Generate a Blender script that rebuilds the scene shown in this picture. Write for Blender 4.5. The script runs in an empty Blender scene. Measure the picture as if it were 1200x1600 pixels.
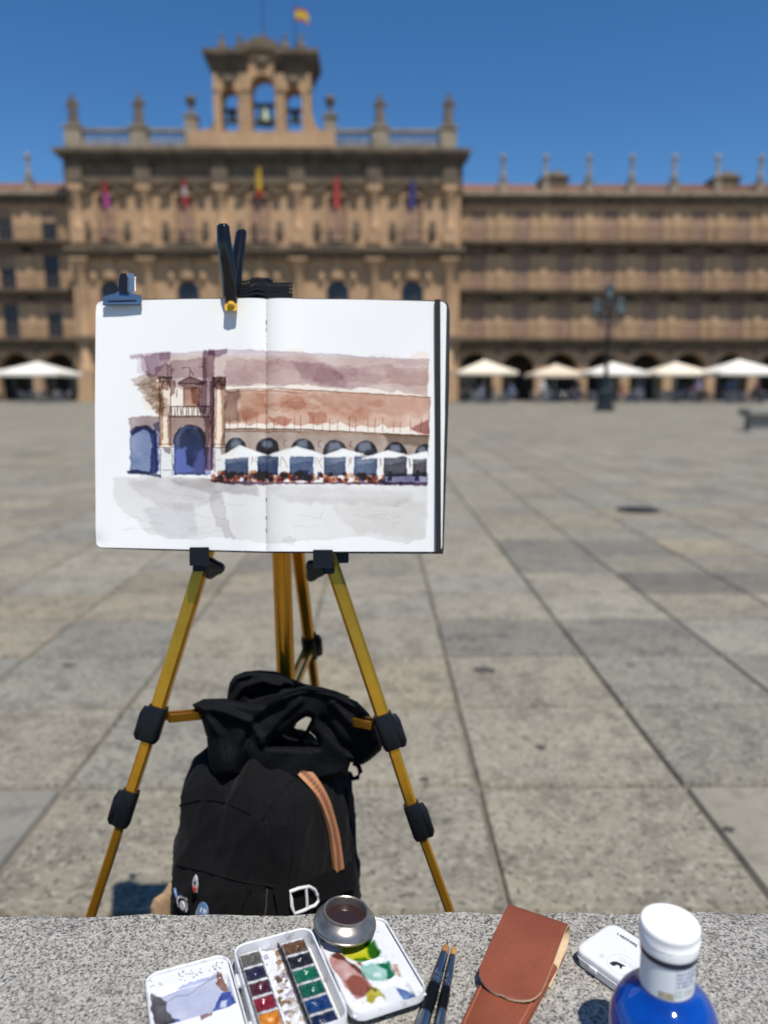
import bpy, bmesh, math, random
import numpy as np
from mathutils import Matrix, Vector

# ------------------------------------------------------------------ camera, sky, sun, exposure
scene = bpy.context.scene
FPX, CAMH = 1204.0, 0.95
PITCH, YAW = math.radians(9.06), math.radians(0.48)
SUN_EL, SUN_AZ = math.radians(64), math.radians(23)      # sun behind the camera, to its right

cam_data = bpy.data.cameras.new('camera')
cam = bpy.data.objects.new('camera', cam_data)
scene.collection.objects.link(cam)
cam.location = (0, 0, CAMH)
cam.rotation_euler = (math.pi / 2 - PITCH, 0, -YAW)
cam_data.sensor_fit = 'HORIZONTAL'
cam_data.sensor_width = 36
cam_data.lens = 36 * FPX / 1200
cam_data.clip_start = 0.02
cam_data.clip_end = 2000
cam_data.dof.use_dof = True
cam_data.dof.focus_distance = 0.69
cam_data.dof.aperture_fstop = 4.9
scene.camera = cam

world = bpy.data.worlds.new('World')
scene.world = world
world.use_nodes = True
wn = world.node_tree
bg = wn.nodes['Background']
sky = wn.nodes.new('ShaderNodeTexSky')
sky.sky_type = 'NISHITA'
sky.sun_disc = False
sky.sun_elevation = SUN_EL
sky.sun_rotation = math.pi - SUN_AZ
sky.altitude = 800
sky.air_density = 1.0
sky.dust_density = 0.35
sky.ozone_density = 6.0
hsv = wn.nodes.new('ShaderNodeHueSaturation')
hsv.inputs['Saturation'].default_value = 1.2
wn.links.new(sky.outputs[0], hsv.inputs['Color'])
wn.links.new(hsv.outputs[0], bg.inputs[0])
bg.inputs[1].default_value = 0.113

sun_data = bpy.data.lights.new('sun', 'SUN')
sun = bpy.data.objects.new('sun', sun_data)
scene.collection.objects.link(sun)
sun_data.energy = 5.0
sun_data.angle = math.radians(0.53)
sun_data.color = (1.0, 0.955, 0.89)
sun_vec = Vector((math.sin(SUN_AZ) * math.cos(SUN_EL), -math.cos(SUN_AZ) * math.cos(SUN_EL), math.sin(SUN_EL)))
sun.rotation_euler = sun_vec.to_track_quat('Z', 'Y').to_euler()
sun.location = sun_vec * 60

scene.view_settings.view_transform = 'Standard'
scene.view_settings.look = 'None'
scene.view_settings.gamma = 1
scene.view_settings.use_curve_mapping = False
scene.view_settings.exposure = 0.0
scene.render.engine = 'CYCLES'
scene.cycles.max_bounces = 8
scene.cycles.diffuse_bounces = 2
scene.cycles.use_denoising = True

RNG = random.Random(7)

# ------------------------------------------------------------------ helpers
def ray(px, py):
    x, y = (px - 600) / FPX, -(py - 800) / FPX
    d = Vector((x, math.cos(PITCH) + y * math.sin(PITCH), -math.sin(PITCH) + y * math.cos(PITCH)))
    c, s = math.cos(YAW), math.sin(YAW)
    return Vector((c * d.x + s * d.y, -s * d.x + c * d.y, d.z))
ORG = Vector((0, 0, CAMH))
def at_y(px, py, Y):
    d = ray(px, py); return ORG + d * (Y / d.y)
def at_z(px, py, Z):
    d = ray(px, py); return ORG + d * ((Z - CAMH) / d.z)
ESL = 0.22
def at_easel(px, py, off=0.0):
    d = ray(px, py)
    return ORG + d * ((0.85 + off + (CAMH - 0.75) * ESL) / (d.y - ESL * d.z))
def to_px(p):
    v = Vector(p) - ORG
    c, s = math.cos(YAW), math.sin(YAW)
    x, y = c * v.x - s * v.y, s * v.x + c * v.y
    f = y * math.cos(PITCH) - v.z * math.sin(PITCH)
    u = y * math.sin(PITCH) + v.z * math.cos(PITCH)
    return 600 + FPX * x / f, 800 - FPX * u / f

def world_m(o):
    m = o.matrix_parent_inverse @ Matrix.LocRotScale(o.location, o.rotation_euler, o.scale)
    return world_m(o.parent) @ m if o.parent else m
def set_parent(o, p):
    if p is None: return
    o.parent = p
    o.matrix_parent_inverse = world_m(p).inverted()
def link(o):
    scene.collection.objects.link(o); return o
def tag(o, label, cat, group=None):
    o['label'] = label; o['category'] = cat
    if group: o['group'] = group
    return o
def thing(name, loc, label, cat, group=None):
    o = link(bpy.data.objects.new(name, None))
    o.location = loc; o.empty_display_size = 0.1
    return tag(o, label, cat, group)
def copy_tree(o, parent=None):
    c = link(o.copy())
    if parent: c.parent = parent
    for ch in list(o.children): copy_tree(ch, c)
    return c

def from_mesh(name, me, parent=None, sharp=None):
    """object with its origin moved to the foot of its own bounding box"""
    n = len(me.vertices)
    co = np.empty(n * 3, np.float32); me.vertices.foreach_get('co', co); co = co.reshape(-1, 3)
    lo, hi = co.min(0), co.max(0)
    org = np.array([(lo[0] + hi[0]) / 2, (lo[1] + hi[1]) / 2, lo[2]])
    me.vertices.foreach_set('co', (co - org).astype(np.float32).ravel())
    if sharp is not None:
        me.shade_smooth(); me.set_sharp_from_angle(angle=math.radians(sharp))
    me.update()
    o = link(bpy.data.objects.new(name, me))
    o.location = org
    set_parent(o, parent)
    return o

class MB:
    def __init__(s): s.v = []; s.f = []; s.mi = []; s.m = 0; s.M = None
    def add(s, vs, fs):
        b = len(s.v)
        if s.M is not None: vs = [s.M @ Vector(v) for v in vs]
        s.v += [tuple(v) for v in vs]
        s.f += [tuple(i + b for i in f) for f in fs]
        s.mi += [s.m] * len(fs)
        return s
    def box(s, x0, x1, y0, y1, z0, z1):
        vs = [(x, y, z) for z in (z0, z1) for y in (y0, y1) for x in (x0, x1)]
        return s.add(vs, [(0, 2, 3, 1), (4, 5, 7, 6), (0, 1, 5, 4), (2, 6, 7, 3), (0, 4, 6, 2), (1, 3, 7, 5)])
    def bbox(s, x0, x1, y0, y1, z0, z1, b):
        """box with chamfered vertical and top edges"""
        p = [(x0 + b, y0), (x1 - b, y0), (x1, y0 + b), (x1, y1 - b), (x1 - b, y1), (x0 + b, y1), (x0, y1 - b), (x0, y0 + b)]
        q = [(x0 + b * 1.7, y0 + b), (x1 - b * 1.7, y0 + b), (x1 - b, y0 + b * 1.7), (x1 - b, y1 - b * 1.7), (x1 - b * 1.7, y1 - b), (x0 + b * 1.7, y1 - b), (x0 + b, y1 - b * 1.7), (x0 + b, y0 + b * 1.7)]
        return s.loft([[(x, y, z0) for x, y in p], [(x, y, z1 - b) for x, y in p], [(x, y, z1) for x, y in q]])
    def loft(s, rings, cap=True, closed=True):
        n = len(rings[0]); vs = [v for r in rings for v in r]; fs = []
        for i in range(len(rings) - 1):
            for j in range(n if closed else n - 1):
                k = (j + 1) % n
                fs.append((i * n + j, i * n + k, (i + 1) * n + k, (i + 1) * n + j))
        if cap:
            fs.append(tuple(range(n - 1, -1, -1)))
            fs.append(tuple((len(rings) - 1) * n + j for j in range(n)))
        return s.add(vs, fs)
    def lathe(s, prof, n=24, c=(0, 0, 0), cap=True, sx=1, sy=1):
        return s.loft([[(c[0] + r * sx * math.cos(2 * math.pi * j / n), c[1] + r * sy * math.sin(2 * math.pi * j / n), c[2] + z) for j in range(n)] for r, z in prof], cap)
    def prism(s, poly, y0, y1):
        """polygon in x,z swept along y"""
        return s.loft([[(x, y0, z) for x, z in poly], [(x, y1, z) for x, z in poly]])
    def slab(s, poly, z0, z1):
        return s.loft([[(x, y, z0) for x, y in poly], [(x, y, z1) for x, y in poly]])
    def tube(s, pts, r, n=8, shape=None, up=(0, 0, 1), cap=True):
        pts = [Vector(p) for p in pts]; rings = []
        R = r if isinstance(r, (list, tuple)) else [r] * len(pts)
        for i, p in enumerate(pts):
            t = (pts[min(i + 1, len(pts) - 1)] - pts[max(i - 1, 0)]).normalized()
            u = Vector(up)
            if abs(t.dot(u)) > 0.95: u = Vector((1, 0, 0)) if abs(t.x) < 0.9 else Vector((0, 1, 0))
            a = t.cross(u).normalized(); b = a.cross(t).normalized()
            if shape: rings.append([p + a * (x * R[i]) + b * (y * R[i]) for x, y in shape])
            else: rings.append([p + a * (R[i] * math.cos(2 * math.pi * j / n)) + b * (R[i] * math.sin(2 * math.pi * j / n)) for j in range(n)])
        return s.loft(rings, cap)
    def build(s, name, mat, parent=None, sharp=None):
        me = bpy.data.meshes.new(name)
        me.from_pydata(s.v, [], s.f)
        for m in (mat if isinstance(mat, (list, tuple)) else [mat]): me.materials.append(m)
        if any(s.mi): me.polygons.foreach_set('material_index', s.mi)
        bm = bmesh.new(); bm.from_mesh(me); bmesh.ops.recalc_face_normals(bm, faces=bm.faces); bm.to_mesh(me); bm.free()
        return from_mesh(name, me, parent, sharp)

def rrect(w, h, r, n=5, cx=0, cy=0):
    out = []
    for k, (sx, sy) in enumerate(((1, 1), (-1, 1), (-1, -1), (1, -1))):
        for i in range(n + 1):
            a = math.pi / 2 * (k + i / n)
            out.append((cx + sx * (w / 2 - r) + r * math.cos(a), cy + sy * (h / 2 - r) + r * math.sin(a)))
    return out
def inset(poly, d):
    n = len(poly); out = []
    for i in range(n):
        p, a, b = Vector(poly[i]), Vector(poly[i - 1]), Vector(poly[(i + 1) % n])
        t = (b - a).normalized(); out.append((p.x - t.y * d, p.y + t.x * d))
    return out

def srgb(r, g, b):
    f = lambda c: (c / 255 / 12.92) if c / 255 <= 0.04045 else ((c / 255 + 0.055) / 1.055) ** 2.4
    return (f(r), f(g), f(b))

# ------------------------------------------------------------------ materials
def mat(name, base, rough=0.7, metal=0.0, var=(), bump=None, spec=0.5, coat=0.0, trans=0.0, ior=1.45, attr=None, objcol=False, sheen=0.0, subsurf=0.0):
    """var: list of (scale, detail, colour, low, high, amount) noise overlays in metres; bump: (scale, detail, strength, distance)"""
    m = bpy.data.materials.new(name); m.use_nodes = True
    nt = m.node_tree; N = nt.nodes; L = nt.links
    bs = N['Principled BSDF']
    bs.inputs['Roughness'].default_value = rough
    bs.inputs['Metallic'].default_value = metal
    bs.inputs['Specular IOR Level'].default_value = spec
    bs.inputs['Coat Weight'].default_value = coat
    bs.inputs['Coat Roughness'].default_value = 0.06
    bs.inputs['Transmission Weight'].default_value = trans
    bs.inputs['IOR'].default_value = ior
    bs.inputs['Sheen Weight'].default_value = sheen
    if subsurf:
        bs.inputs['Subsurface Weight'].default_value = subsurf
        bs.inputs['Subsurface Radius'].default_value = (0.004, 0.003, 0.002)
    geo = N.new('ShaderNodeNewGeometry')
    rgb = N.new('ShaderNodeRGB'); rgb.outputs[0].default_value = (*base, 1)
    cur = rgb.outputs[0]
    if attr and attr != 'tone':
        a = N.new('ShaderNodeAttribute'); a.attribute_name = attr; 
        mx = N.new('ShaderNodeMix'); mx.data_type = 'RGBA'; mx.blend_type = 'MULTIPLY'; mx.inputs[0].default_value = 1
        L.new(cur, mx.inputs[6]); L.new(a.outputs['Color'], mx.inputs[7]); cur = mx.outputs[2]
    for k, (sc, det, col, lo, hi, amt) in enumerate(var):
        tx = N.new('ShaderNodeTexNoise'); tx.inputs['Scale'].default_value = sc; tx.inputs['Detail'].default_value = det
        tx.inputs['Roughness'].default_value = 0.6
        mp = N.new('ShaderNodeVectorMath'); mp.operation = 'ADD'; mp.inputs[1].default_value = (3.1 * k, 1.7 * k, 5.3 * k)
        L.new(geo.outputs['Position'], mp.inputs[0]); L.new(mp.outputs[0], tx.inputs['Vector'])
        mr = N.new('ShaderNodeMapRange'); mr.inputs[1].default_value = lo; mr.inputs[2].default_value = hi; mr.inputs[4].default_value = amt
        L.new(tx.outputs[0], mr.inputs[0])
        mx = N.new('ShaderNodeMix'); mx.data_type = 'RGBA'; mx.inputs[7].default_value = (*col, 1)
        L.new(mr.outputs[0], mx.inputs[0]); L.new(cur, mx.inputs[6]); cur = mx.outputs[2]
    if objcol:
        a = N.new('ShaderNodeObjectInfo')
        mx = N.new('ShaderNodeMix'); mx.data_type = 'RGBA'; mx.blend_type = 'MULTIPLY'; mx.inputs[0].default_value = 1
        L.new(cur, mx.inputs[6]); L.new(a.outputs['Color'], mx.inputs[7]); cur = mx.outputs[2]
    if attr == 'tone':
        a = N.new('ShaderNodeAttribute'); a.attribute_name = attr
        mx = N.new('ShaderNodeMix'); mx.data_type = 'RGBA'; mx.blend_type = 'MULTIPLY'; mx.inputs[0].default_value = 1
        L.new(cur, mx.inputs[6]); L.new(a.outputs['Color'], mx.inputs[7]); cur = mx.outputs[2]
    L.new(cur, bs.inputs['Base Color'])
    if bump:
        sc, det, st, dist = bump
        tx = N.new('ShaderNodeTexNoise'); tx.inputs['Scale'].default_value = sc; tx.inputs['Detail'].default_value = det
        L.new(geo.outputs['Position'], tx.inputs['Vector'])
        bp = N.new('ShaderNodeBump'); bp.inputs['Strength'].default_value = st; bp.inputs['Distance'].default_value = dist
        L.new(tx.outputs[0], bp.inputs['Height']); L.new(bp.outputs[0], bs.inputs['Normal'])
    m['bsdf'] = 1
    return m

M = {}
M['slab'] = mat('granite_paving', (0.275, 0.248, 0.187), 0.85, objcol=True, spec=0.3,
    var=[(2.4, 5, (0.165, 0.152, 0.128), 0.42, 0.68, 0.6), (11, 5, (0.115, 0.105, 0.085), 0.48, 0.68, 0.7), (45, 4, (0.36, 0.335, 0.27), 0.50, 0.68, 0.8), (85, 3, (0.07, 0.065, 0.055), 0.54, 0.66, 0.85)], bump=(60, 5, 0.4, 0.004))
M['slab_far'] = mat('granite_paving_far', (0.275, 0.248, 0.187), 0.85, attr='tone', spec=0.3,
    var=[(2.4, 5, (0.165, 0.152, 0.128), 0.42, 0.68, 0.6), (0.35, 4, (0.17, 0.16, 0.14), 0.45, 0.75, 0.5), (15, 4, (0.125, 0.113, 0.093), 0.50, 0.70, 0.65)], bump=(40, 4, 0.3, 0.004))
M['joint'] = mat('mortar', (0.22, 0.20, 0.155), 0.95, var=[(9, 4, (0.09, 0.08, 0.065), 0.4, 0.7, 0.9)], bump=(80, 4, 0.5, 0.004))
M['stone'] = mat('golden_sandstone', (0.48, 0.31, 0.178), 0.9, spec=0.2,
    var=[(0.5, 5, (0.32, 0.20, 0.11), 0.45, 0.72, 0.75), (1.7, 5, (0.53, 0.36, 0.21), 0.5, 0.75, 0.7), (5.5, 4, (0.26, 0.165, 0.10), 0.57, 0.76, 0.6)], bump=(4, 5, 0.5, 0.05))
M['stone_dark'] = mat('weathered_and_shade_sandstone', (0.165, 0.125, 0.085), 0.92, spec=0.2,
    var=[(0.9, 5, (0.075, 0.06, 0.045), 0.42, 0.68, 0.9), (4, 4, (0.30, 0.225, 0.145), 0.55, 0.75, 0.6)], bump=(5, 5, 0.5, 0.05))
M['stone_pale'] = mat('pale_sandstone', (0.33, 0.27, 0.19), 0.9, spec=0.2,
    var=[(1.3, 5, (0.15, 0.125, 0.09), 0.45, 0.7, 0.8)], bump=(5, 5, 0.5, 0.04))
M['roof'] = mat('roof_tiles', (0.27, 0.14, 0.09), 0.9, var=[(2.2, 4, (0.16, 0.09, 0.06), 0.4, 0.7, 0.8), (7, 3, (0.36, 0.2, 0.13), 0.55, 0.75, 0.6)], bump=(6, 3, 0.5, 0.05))
M['blind'] = mat('window_blind', (0.40, 0.245, 0.155), 0.7, var=[(3, 3, (0.22, 0.12, 0.08), 0.4, 0.7, 0.8)])
M['wood'] = mat('window_wood', (0.10, 0.06, 0.04), 0.6)
M['pane'] = mat('window_glass', (0.03, 0.035, 0.045), 0.08, spec=0.6)
M['iron'] = mat('wrought_iron', (0.025, 0.025, 0.027), 0.5, 0.3)
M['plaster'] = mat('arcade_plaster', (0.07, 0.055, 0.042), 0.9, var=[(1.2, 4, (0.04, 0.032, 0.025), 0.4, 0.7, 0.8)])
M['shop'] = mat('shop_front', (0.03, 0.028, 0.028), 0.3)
M['bronze'] = mat('bell_bronze', (0.11, 0.14, 0.115), 0.5, 0.6, var=[(6, 3, (0.2, 0.25, 0.2), 0.5, 0.75, 0.6)])
M['lampgreen'] = mat('lamp_iron', (0.028, 0.036, 0.036), 0.45, 0.5)
M['lampglass'] = mat('lamp_glass', (0.35, 0.42, 0.42), 0.15, trans=0.3)
for k, c in dict(cream=(0.80, 0.70, 0.54), white=(0.80, 0.76, 0.66), beige=(0.68, 0.57, 0.42)).items():  # beige puts the second parasol's shade into its canvas colour
    M['canvas_' + k] = mat('canvas_' + k, c, 0.9, var=[(4, 3, tuple(x * 0.85 for x in c), 0.45, 0.75, 0.5)], spec=0.1)
M['alu'] = mat('terrace_aluminium', (0.55, 0.56, 0.58), 0.35, 0.9)
M['cane'] = mat('terrace_weave', (0.17, 0.16, 0.17), 0.6)
M['tabletop'] = mat('terrace_tabletop', (0.42, 0.44, 0.47), 0.35)
M['granite'] = mat('bench_granite', (0.40, 0.385, 0.355), 0.62, spec=0.45, bump=(420, 3, 0.25, 0.0008))
# real speckle for the bench: quartz, feldspar and mica grains
def granite_nodes(m):
    nt = m.node_tree; N = nt.nodes; L = nt.links; bs = N['Principled BSDF']
    geo = next(n for n in N if n.type == 'NEW_GEOMETRY')
    cur = None
    base = N.new('ShaderNodeTexVoronoi'); base.inputs['Scale'].default_value = 640
    wob = N.new('ShaderNodeTexNoise'); wob.inputs['Scale'].default_value = 700; wob.inputs['Detail'].default_value = 2
    L.new(geo.outputs['Position'], wob.inputs['Vector'])
    sc = N.new('ShaderNodeVectorMath'); sc.operation = 'MULTIPLY_ADD'; sc.inputs[1].default_value = (0.0022,) * 3
    L.new(wob.outputs['Color'], sc.inputs[0]); L.new(geo.outputs['Position'], sc.inputs[2]); L.new(sc.outputs[0], base.inputs['Vector'])
    sep = N.new('ShaderNodeSeparateColor'); L.new(base.outputs['Color'], sep.inputs[0])
    rp = N.new('ShaderNodeValToRGB'); el = rp.color_ramp.elements
    el[0].position = 0.0; el[0].color = (0.06, 0.058, 0.055, 1)
    el[1].position = 1.0; el[1].color = (0.48, 0.45, 0.395, 1)
    for p, c in ((0.11, (0.10, 0.098, 0.092)), (0.18, (0.22, 0.207, 0.185)), (0.45, (0.30, 0.284, 0.25)), (0.75, (0.38, 0.36, 0.318))):
        e = el.new(p); e.color = (*c, 1)
    L.new(sep.outputs[0], rp.inputs[0])
    n2 = N.new('ShaderNodeTexNoise'); n2.inputs['Scale'].default_value = 60; n2.inputs['Detail'].default_value = 5
    L.new(geo.outputs['Position'], n2.inputs['Vector'])
    mr = N.new('ShaderNodeMapRange'); mr.inputs[1].default_value = 0.52; mr.inputs[2].default_value = 0.72; mr.inputs[4].default_value = 0.55
    L.new(n2.outputs[0], mr.inputs[0])
    mx = N.new('ShaderNodeMix'); mx.data_type = 'RGBA'; mx.blend_type = 'MULTIPLY'; mx.inputs[7].default_value = (0.45, 0.43, 0.40, 1)
    L.new(mr.outputs[0], mx.inputs[0]); L.new(rp.outputs[0], mx.inputs[6])
    n3 = N.new('ShaderNodeTexNoise'); n3.inputs['Scale'].default_value = 400; n3.inputs['Detail'].default_value = 3
    L.new(geo.outputs['Position'], n3.inputs['Vector'])
    mr3 = N.new('ShaderNodeMapRange'); mr3.inputs[1].default_value = 0.565; mr3.inputs[2].default_value = 0.625; mr3.inputs[4].default_value = 0.85
    L.new(n3.outputs[0], mr3.inputs[0])
    mx3 = N.new('ShaderNodeMix'); mx3.data_type = 'RGBA'; mx3.inputs[7].default_value = (0.055, 0.053, 0.05, 1)
    L.new(mr3.outputs[0], mx3.inputs[0]); L.new(mx.outputs[2], mx3.inputs[6])
    L.new(mx3.outputs[2], bs.inputs['Base Color'])
granite_nodes(M['granite'])
M['gold'] = mat('gold_anodised_tube', (0.60, 0.285, 0.026), 0.19, 0.80, var=[(40, 3, (0.40, 0.18, 0.014), 0.45, 0.75, 0.5)])
M['black_plastic'] = mat('black_plastic', (0.006, 0.0063, 0.0075), 0.36, spec=0.35, var=[(300, 3, (0.012, 0.012, 0.013), 0.5, 0.75, 0.8)], bump=(600, 2, 0.15, 0.0005))
M['black_gloss'] = mat('black_gloss_plastic', (0.008, 0.008, 0.009), 0.13, bump=(120, 3, 0.2, 0.001))
M['yellow_rubber'] = mat('yellow_rubber', (0.72, 0.42, 0.02), 0.5, var=[(150, 3, (0.45, 0.22, 0.02), 0.5, 0.7, 0.7)])
M['clip_blue'] = mat('blue_grey_steel', (0.10, 0.17, 0.27), 0.35, 0.55, var=[(120, 3, (0.07, 0.12, 0.2), 0.45, 0.7, 0.5)])
M['cover'] = mat('sketchbook_cover', (0.010, 0.010, 0.011), 0.5)
M['elastic'] = mat('elastic_band', (0.009, 0.009, 0.010), 0.8, bump=(900, 2, 0.4, 0.0004))
M['paper'] = mat('watercolour_paper', (0.77, 0.765, 0.735), 0.92, attr='paint', spec=0.15, bump=(450, 4, 0.22, 0.0006))
M['page_edge'] = mat('page_edges', (0.76, 0.75, 0.73), 0.9, spec=0.1)
M['thread'] = mat('binding_thread', (0.12, 0.10, 0.09), 0.9)
M['cloth'] = mat('black_canvas', (0.0048, 0.0048, 0.0052), 0.9, spec=0.14, sheen=0.03, var=[(650, 2, (0.018, 0.018, 0.019), 0.54, 0.72, 0.85), (14, 4, (0.008, 0.008, 0.0085), 0.45, 0.7, 0.7)], bump=(1300, 2, 0.5, 0.0006))
M['nylon'] = mat('black_nylon', (0.0045, 0.0048, 0.0058), 0.8, spec=0.15, var=[(500, 3, (0.013, 0.0135, 0.016), 0.52, 0.72, 0.8)], bump=(160, 5, 0.45, 0.002))
M['webbing'] = mat('black_webbing', (0.0055, 0.0055, 0.006), 0.85, spec=0.15, bump=(1500, 1, 0.6, 0.0006))
M['tan_leather'] = mat('tan_leather', (0.42, 0.185, 0.085), 0.65, var=[(90, 4, (0.30, 0.12, 0.055), 0.5, 0.72, 0.7)], bump=(400, 3, 0.3, 0.0006))
M['suede'] = mat('raw_suede', (0.50, 0.33, 0.19), 0.95, var=[(180, 4, (0.36, 0.22, 0.12), 0.45, 0.7, 0.7)], bump=(500, 4, 0.6, 0.001))
M['suede_pale'] = mat('pale_raw_leather', (0.62, 0.47, 0.30), 0.95, var=[(200, 4, (0.50, 0.36, 0.22), 0.45, 0.7, 0.6)], bump=(600, 4, 0.6, 0.0008))
M['zip'] = mat('zip_teeth', (0.22, 0.09, 0.045), 0.5)
M['white_metal'] = mat('white_painted_metal', (0.72, 0.72, 0.70), 0.35)
M['steel'] = mat('polished_steel', (0.33, 0.30, 0.265), 0.30, 0.8, var=[(60, 4, (0.16, 0.145, 0.13), 0.45, 0.7, 0.8)], bump=(90, 3, 0.1, 0.001))
M['ferrule'] = mat('nickel_ferrule', (0.40, 0.40, 0.41), 0.26, 1.0)
M['lacquer'] = mat('black_lacquer', (0.004, 0.004, 0.004), 0.38, spec=0.22)
M['hair'] = mat('brush_hair', (0.38, 0.17, 0.06), 0.55, var=[(900, 2, (0.22, 0.09, 0.03), 0.4, 0.7, 0.8)])
M['hair_tip'] = mat('brush_hair_tip', (0.025, 0.014, 0.010), 0.5)
M['hair_gold'] = mat('brush_hair_gold', (0.48, 0.27, 0.07), 0.5, var=[(900, 2, (0.3, 0.15, 0.04), 0.4, 0.7, 0.8)])
M['dirty_water'] = mat('murky_water', (0.030, 0.016, 0.013), 0.05)
M['enamel'] = mat('white_enamel', (0.66, 0.665, 0.68), 0.16, coat=0.4, attr='paint')
M['enamel_plain'] = mat('white_enamel_plain', (0.70, 0.705, 0.715), 0.22, coat=0.3, var=[(110, 5, (0.30, 0.28, 0.28), 0.53, 0.70, 0.85), (30, 3, (0.62, 0.61, 0.62), 0.5, 0.7, 0.5)])
M['pan_cup'] = mat('pan_plastic', (0.45, 0.45, 0.46), 0.35, var=[(250, 3, (0.12, 0.12, 0.14), 0.42, 0.62, 0.9)])
M['leather'] = mat('brown_leather', (0.225, 0.060, 0.030), 0.55, spec=0.4, var=[(16, 5, (0.165, 0.042, 0.021), 0.45, 0.66, 0.6), (55, 5, (0.18, 0.047, 0.024), 0.45, 0.7, 0.7), (420, 3, (0.31, 0.105, 0.055), 0.6, 0.75, 0.5)], bump=(750, 3, 0.28, 0.0006))
M['stitch'] = mat('stitch_thread', (0.45, 0.17, 0.08), 0.8)
M['tin_white'] = mat('white_tin', (0.70, 0.70, 0.70), 0.25, coat=0.2)
M['print_black'] = mat('black_print', (0.02, 0.02, 0.02), 0.5)
M['print_grey'] = mat('grey_print', (0.35, 0.36, 0.33), 0.5)
M['print_blue'] = mat('blue_print', (0.05, 0.07, 0.28), 0.5)
M['print_green'] = mat('green_print', (0.10, 0.38, 0.20), 0.5)
M['print_olive'] = mat('olive_print', (0.36, 0.31, 0.20), 0.5, var=[(400, 3, (0.55, 0.5, 0.4), 0.45, 0.65, 0.8)])
M['cap'] = mat('white_cap_plastic', (0.84, 0.84, 0.83), 0.35, subsurf=0.15)
M['label'] = mat('neck_label', (0.66, 0.69, 0.70), 0.4)
M['blue_glass'] = mat('blue_bottle', (0.0035, 0.085, 0.50), 0.06, trans=0.35, ior=1.4, coat=0.5, var=[(30, 3, (0.002, 0.035, 0.26), 0.42, 0.7, 0.8)])
M['navy'] = mat('navy_ring', (0.010, 0.014, 0.035), 0.3)
M['skin'] = mat('skin', (0.45, 0.27, 0.19), 0.6)
M['man_iron'] = mat('cast_iron', (0.045, 0.04, 0.04), 0.6, 0.4, bump=(60, 3, 0.4, 0.004))
M['badge_black'] = mat('badge_black', (0.012, 0.012, 0.013), 0.25)
M['badge_white'] = mat('badge_white', (0.66, 0.67, 0.68), 0.3)
M['badge_blue'] = mat('badge_blue', (0.10, 0.19, 0.34), 0.3)
M['badge_red'] = mat('badge_red', (0.50, 0.04, 0.03), 0.3)

# ------------------------------------------------------------------ the plaza floor
mb = MB(); mb.add([(-260, -200, -0.014), (260, -200, -0.014), (260, 320, -0.014), (-260, 320, -0.014)], [(0, 1, 2, 3)])
ground = mb.build('plaza_ground', M['joint']); ground['kind'] = 'structure'

rows = [1.279 - 0.455 * k for k in range(9, 0, -1)] + [1.279, 1.74, 2.208, 2.661, 3.107, 3.514, 3.935]
while rows[-1] < 62: rows.append(rows[-1] + 0.45 + RNG.uniform(-0.012, 0.012))
slab_me = None
near, far = [], []
DARK = {(2.66, 0.5): 0.74, (2.66, -1.0): 0.86, (2.66, 0.98): 0.80, (3.51, 1.48): 0.62, (3.51, 1.98): 0.66, (3.94, 0.98): 0.8, (4.4, 0.98): 0.72, (4.4, 1.48): 0.75, (2.2, 1.48): 0.9, (1.74, -0.5): 0.92}
for i in range(len(rows) - 1):
    y0, y1 = rows[i], rows[i + 1]; yc = (y0 + y1) / 2
    half = 0.75 * abs(yc) + 2.6
    k0, k1 = int(math.floor(-half / 0.5)), int(math.ceil(half / 0.5))
    edges = {}
    for k in range(k0, k1):
        xa = 0.242 + 0.5 * k; xb = xa + 0.5
        tone = RNG.gauss(1.0, 0.055)
        if RNG.random() < 0.09: tone *= 0.86
        warm = RNG.gauss(0, 0.018)
        for (yy, xx), tv in DARK.items():
            if y0 - 0.02 <= yy < y1 - 0.02 and abs((xa + xb) / 2 - xx) < 0.2: tone = tv; warm = -0.03
        rec = (xa, xb, y0, y1, tone * (1 + warm), tone, tone * (1 - warm * 1.6))
        px, py = to_px((xa + 0.25, yc, 0)) if yc > 0.4 else (0, 9999)
        (near if (yc > 1.2 and -60 < px < 1260) else far).append(rec)
near.sort(key=lambda r: r[2]); far += near[300:]; near = near[:300]
gap = 0.0041
for k, (xa, xb, y0, y1, r, g, b) in enumerate(near):
    if slab_me is None:
        m_ = MB(); m_.bbox(-0.5, 0.5, -0.5, 0.5, -0.03, 0, 0.009)
        o = m_.build('paving_slab', M['slab'], None); slab_me = o.data
        o.location = (0, 0, 0)
    else:
        o = link(bpy.data.objects.new('paving_slab', slab_me))
    o.scale = ((xb - xa) - 2 * gap - RNG.uniform(0, 0.003), (y1 - y0) - 3.6 * gap - RNG.uniform(0, 0.004), 1)
    o.location = ((xa + xb) / 2, (y0 + y1) / 2, -0.03 + RNG.uniform(-0.0012, 0.0012))
    o.rotation_euler = (RNG.uniform(-0.002, 0.002), RNG.uniform(-0.002, 0.002), RNG.uniform(-0.003, 0.003))
    o.color = (r, g, b, 1)
    set_parent(o, ground)
m_ = MB(); tones = []
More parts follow.
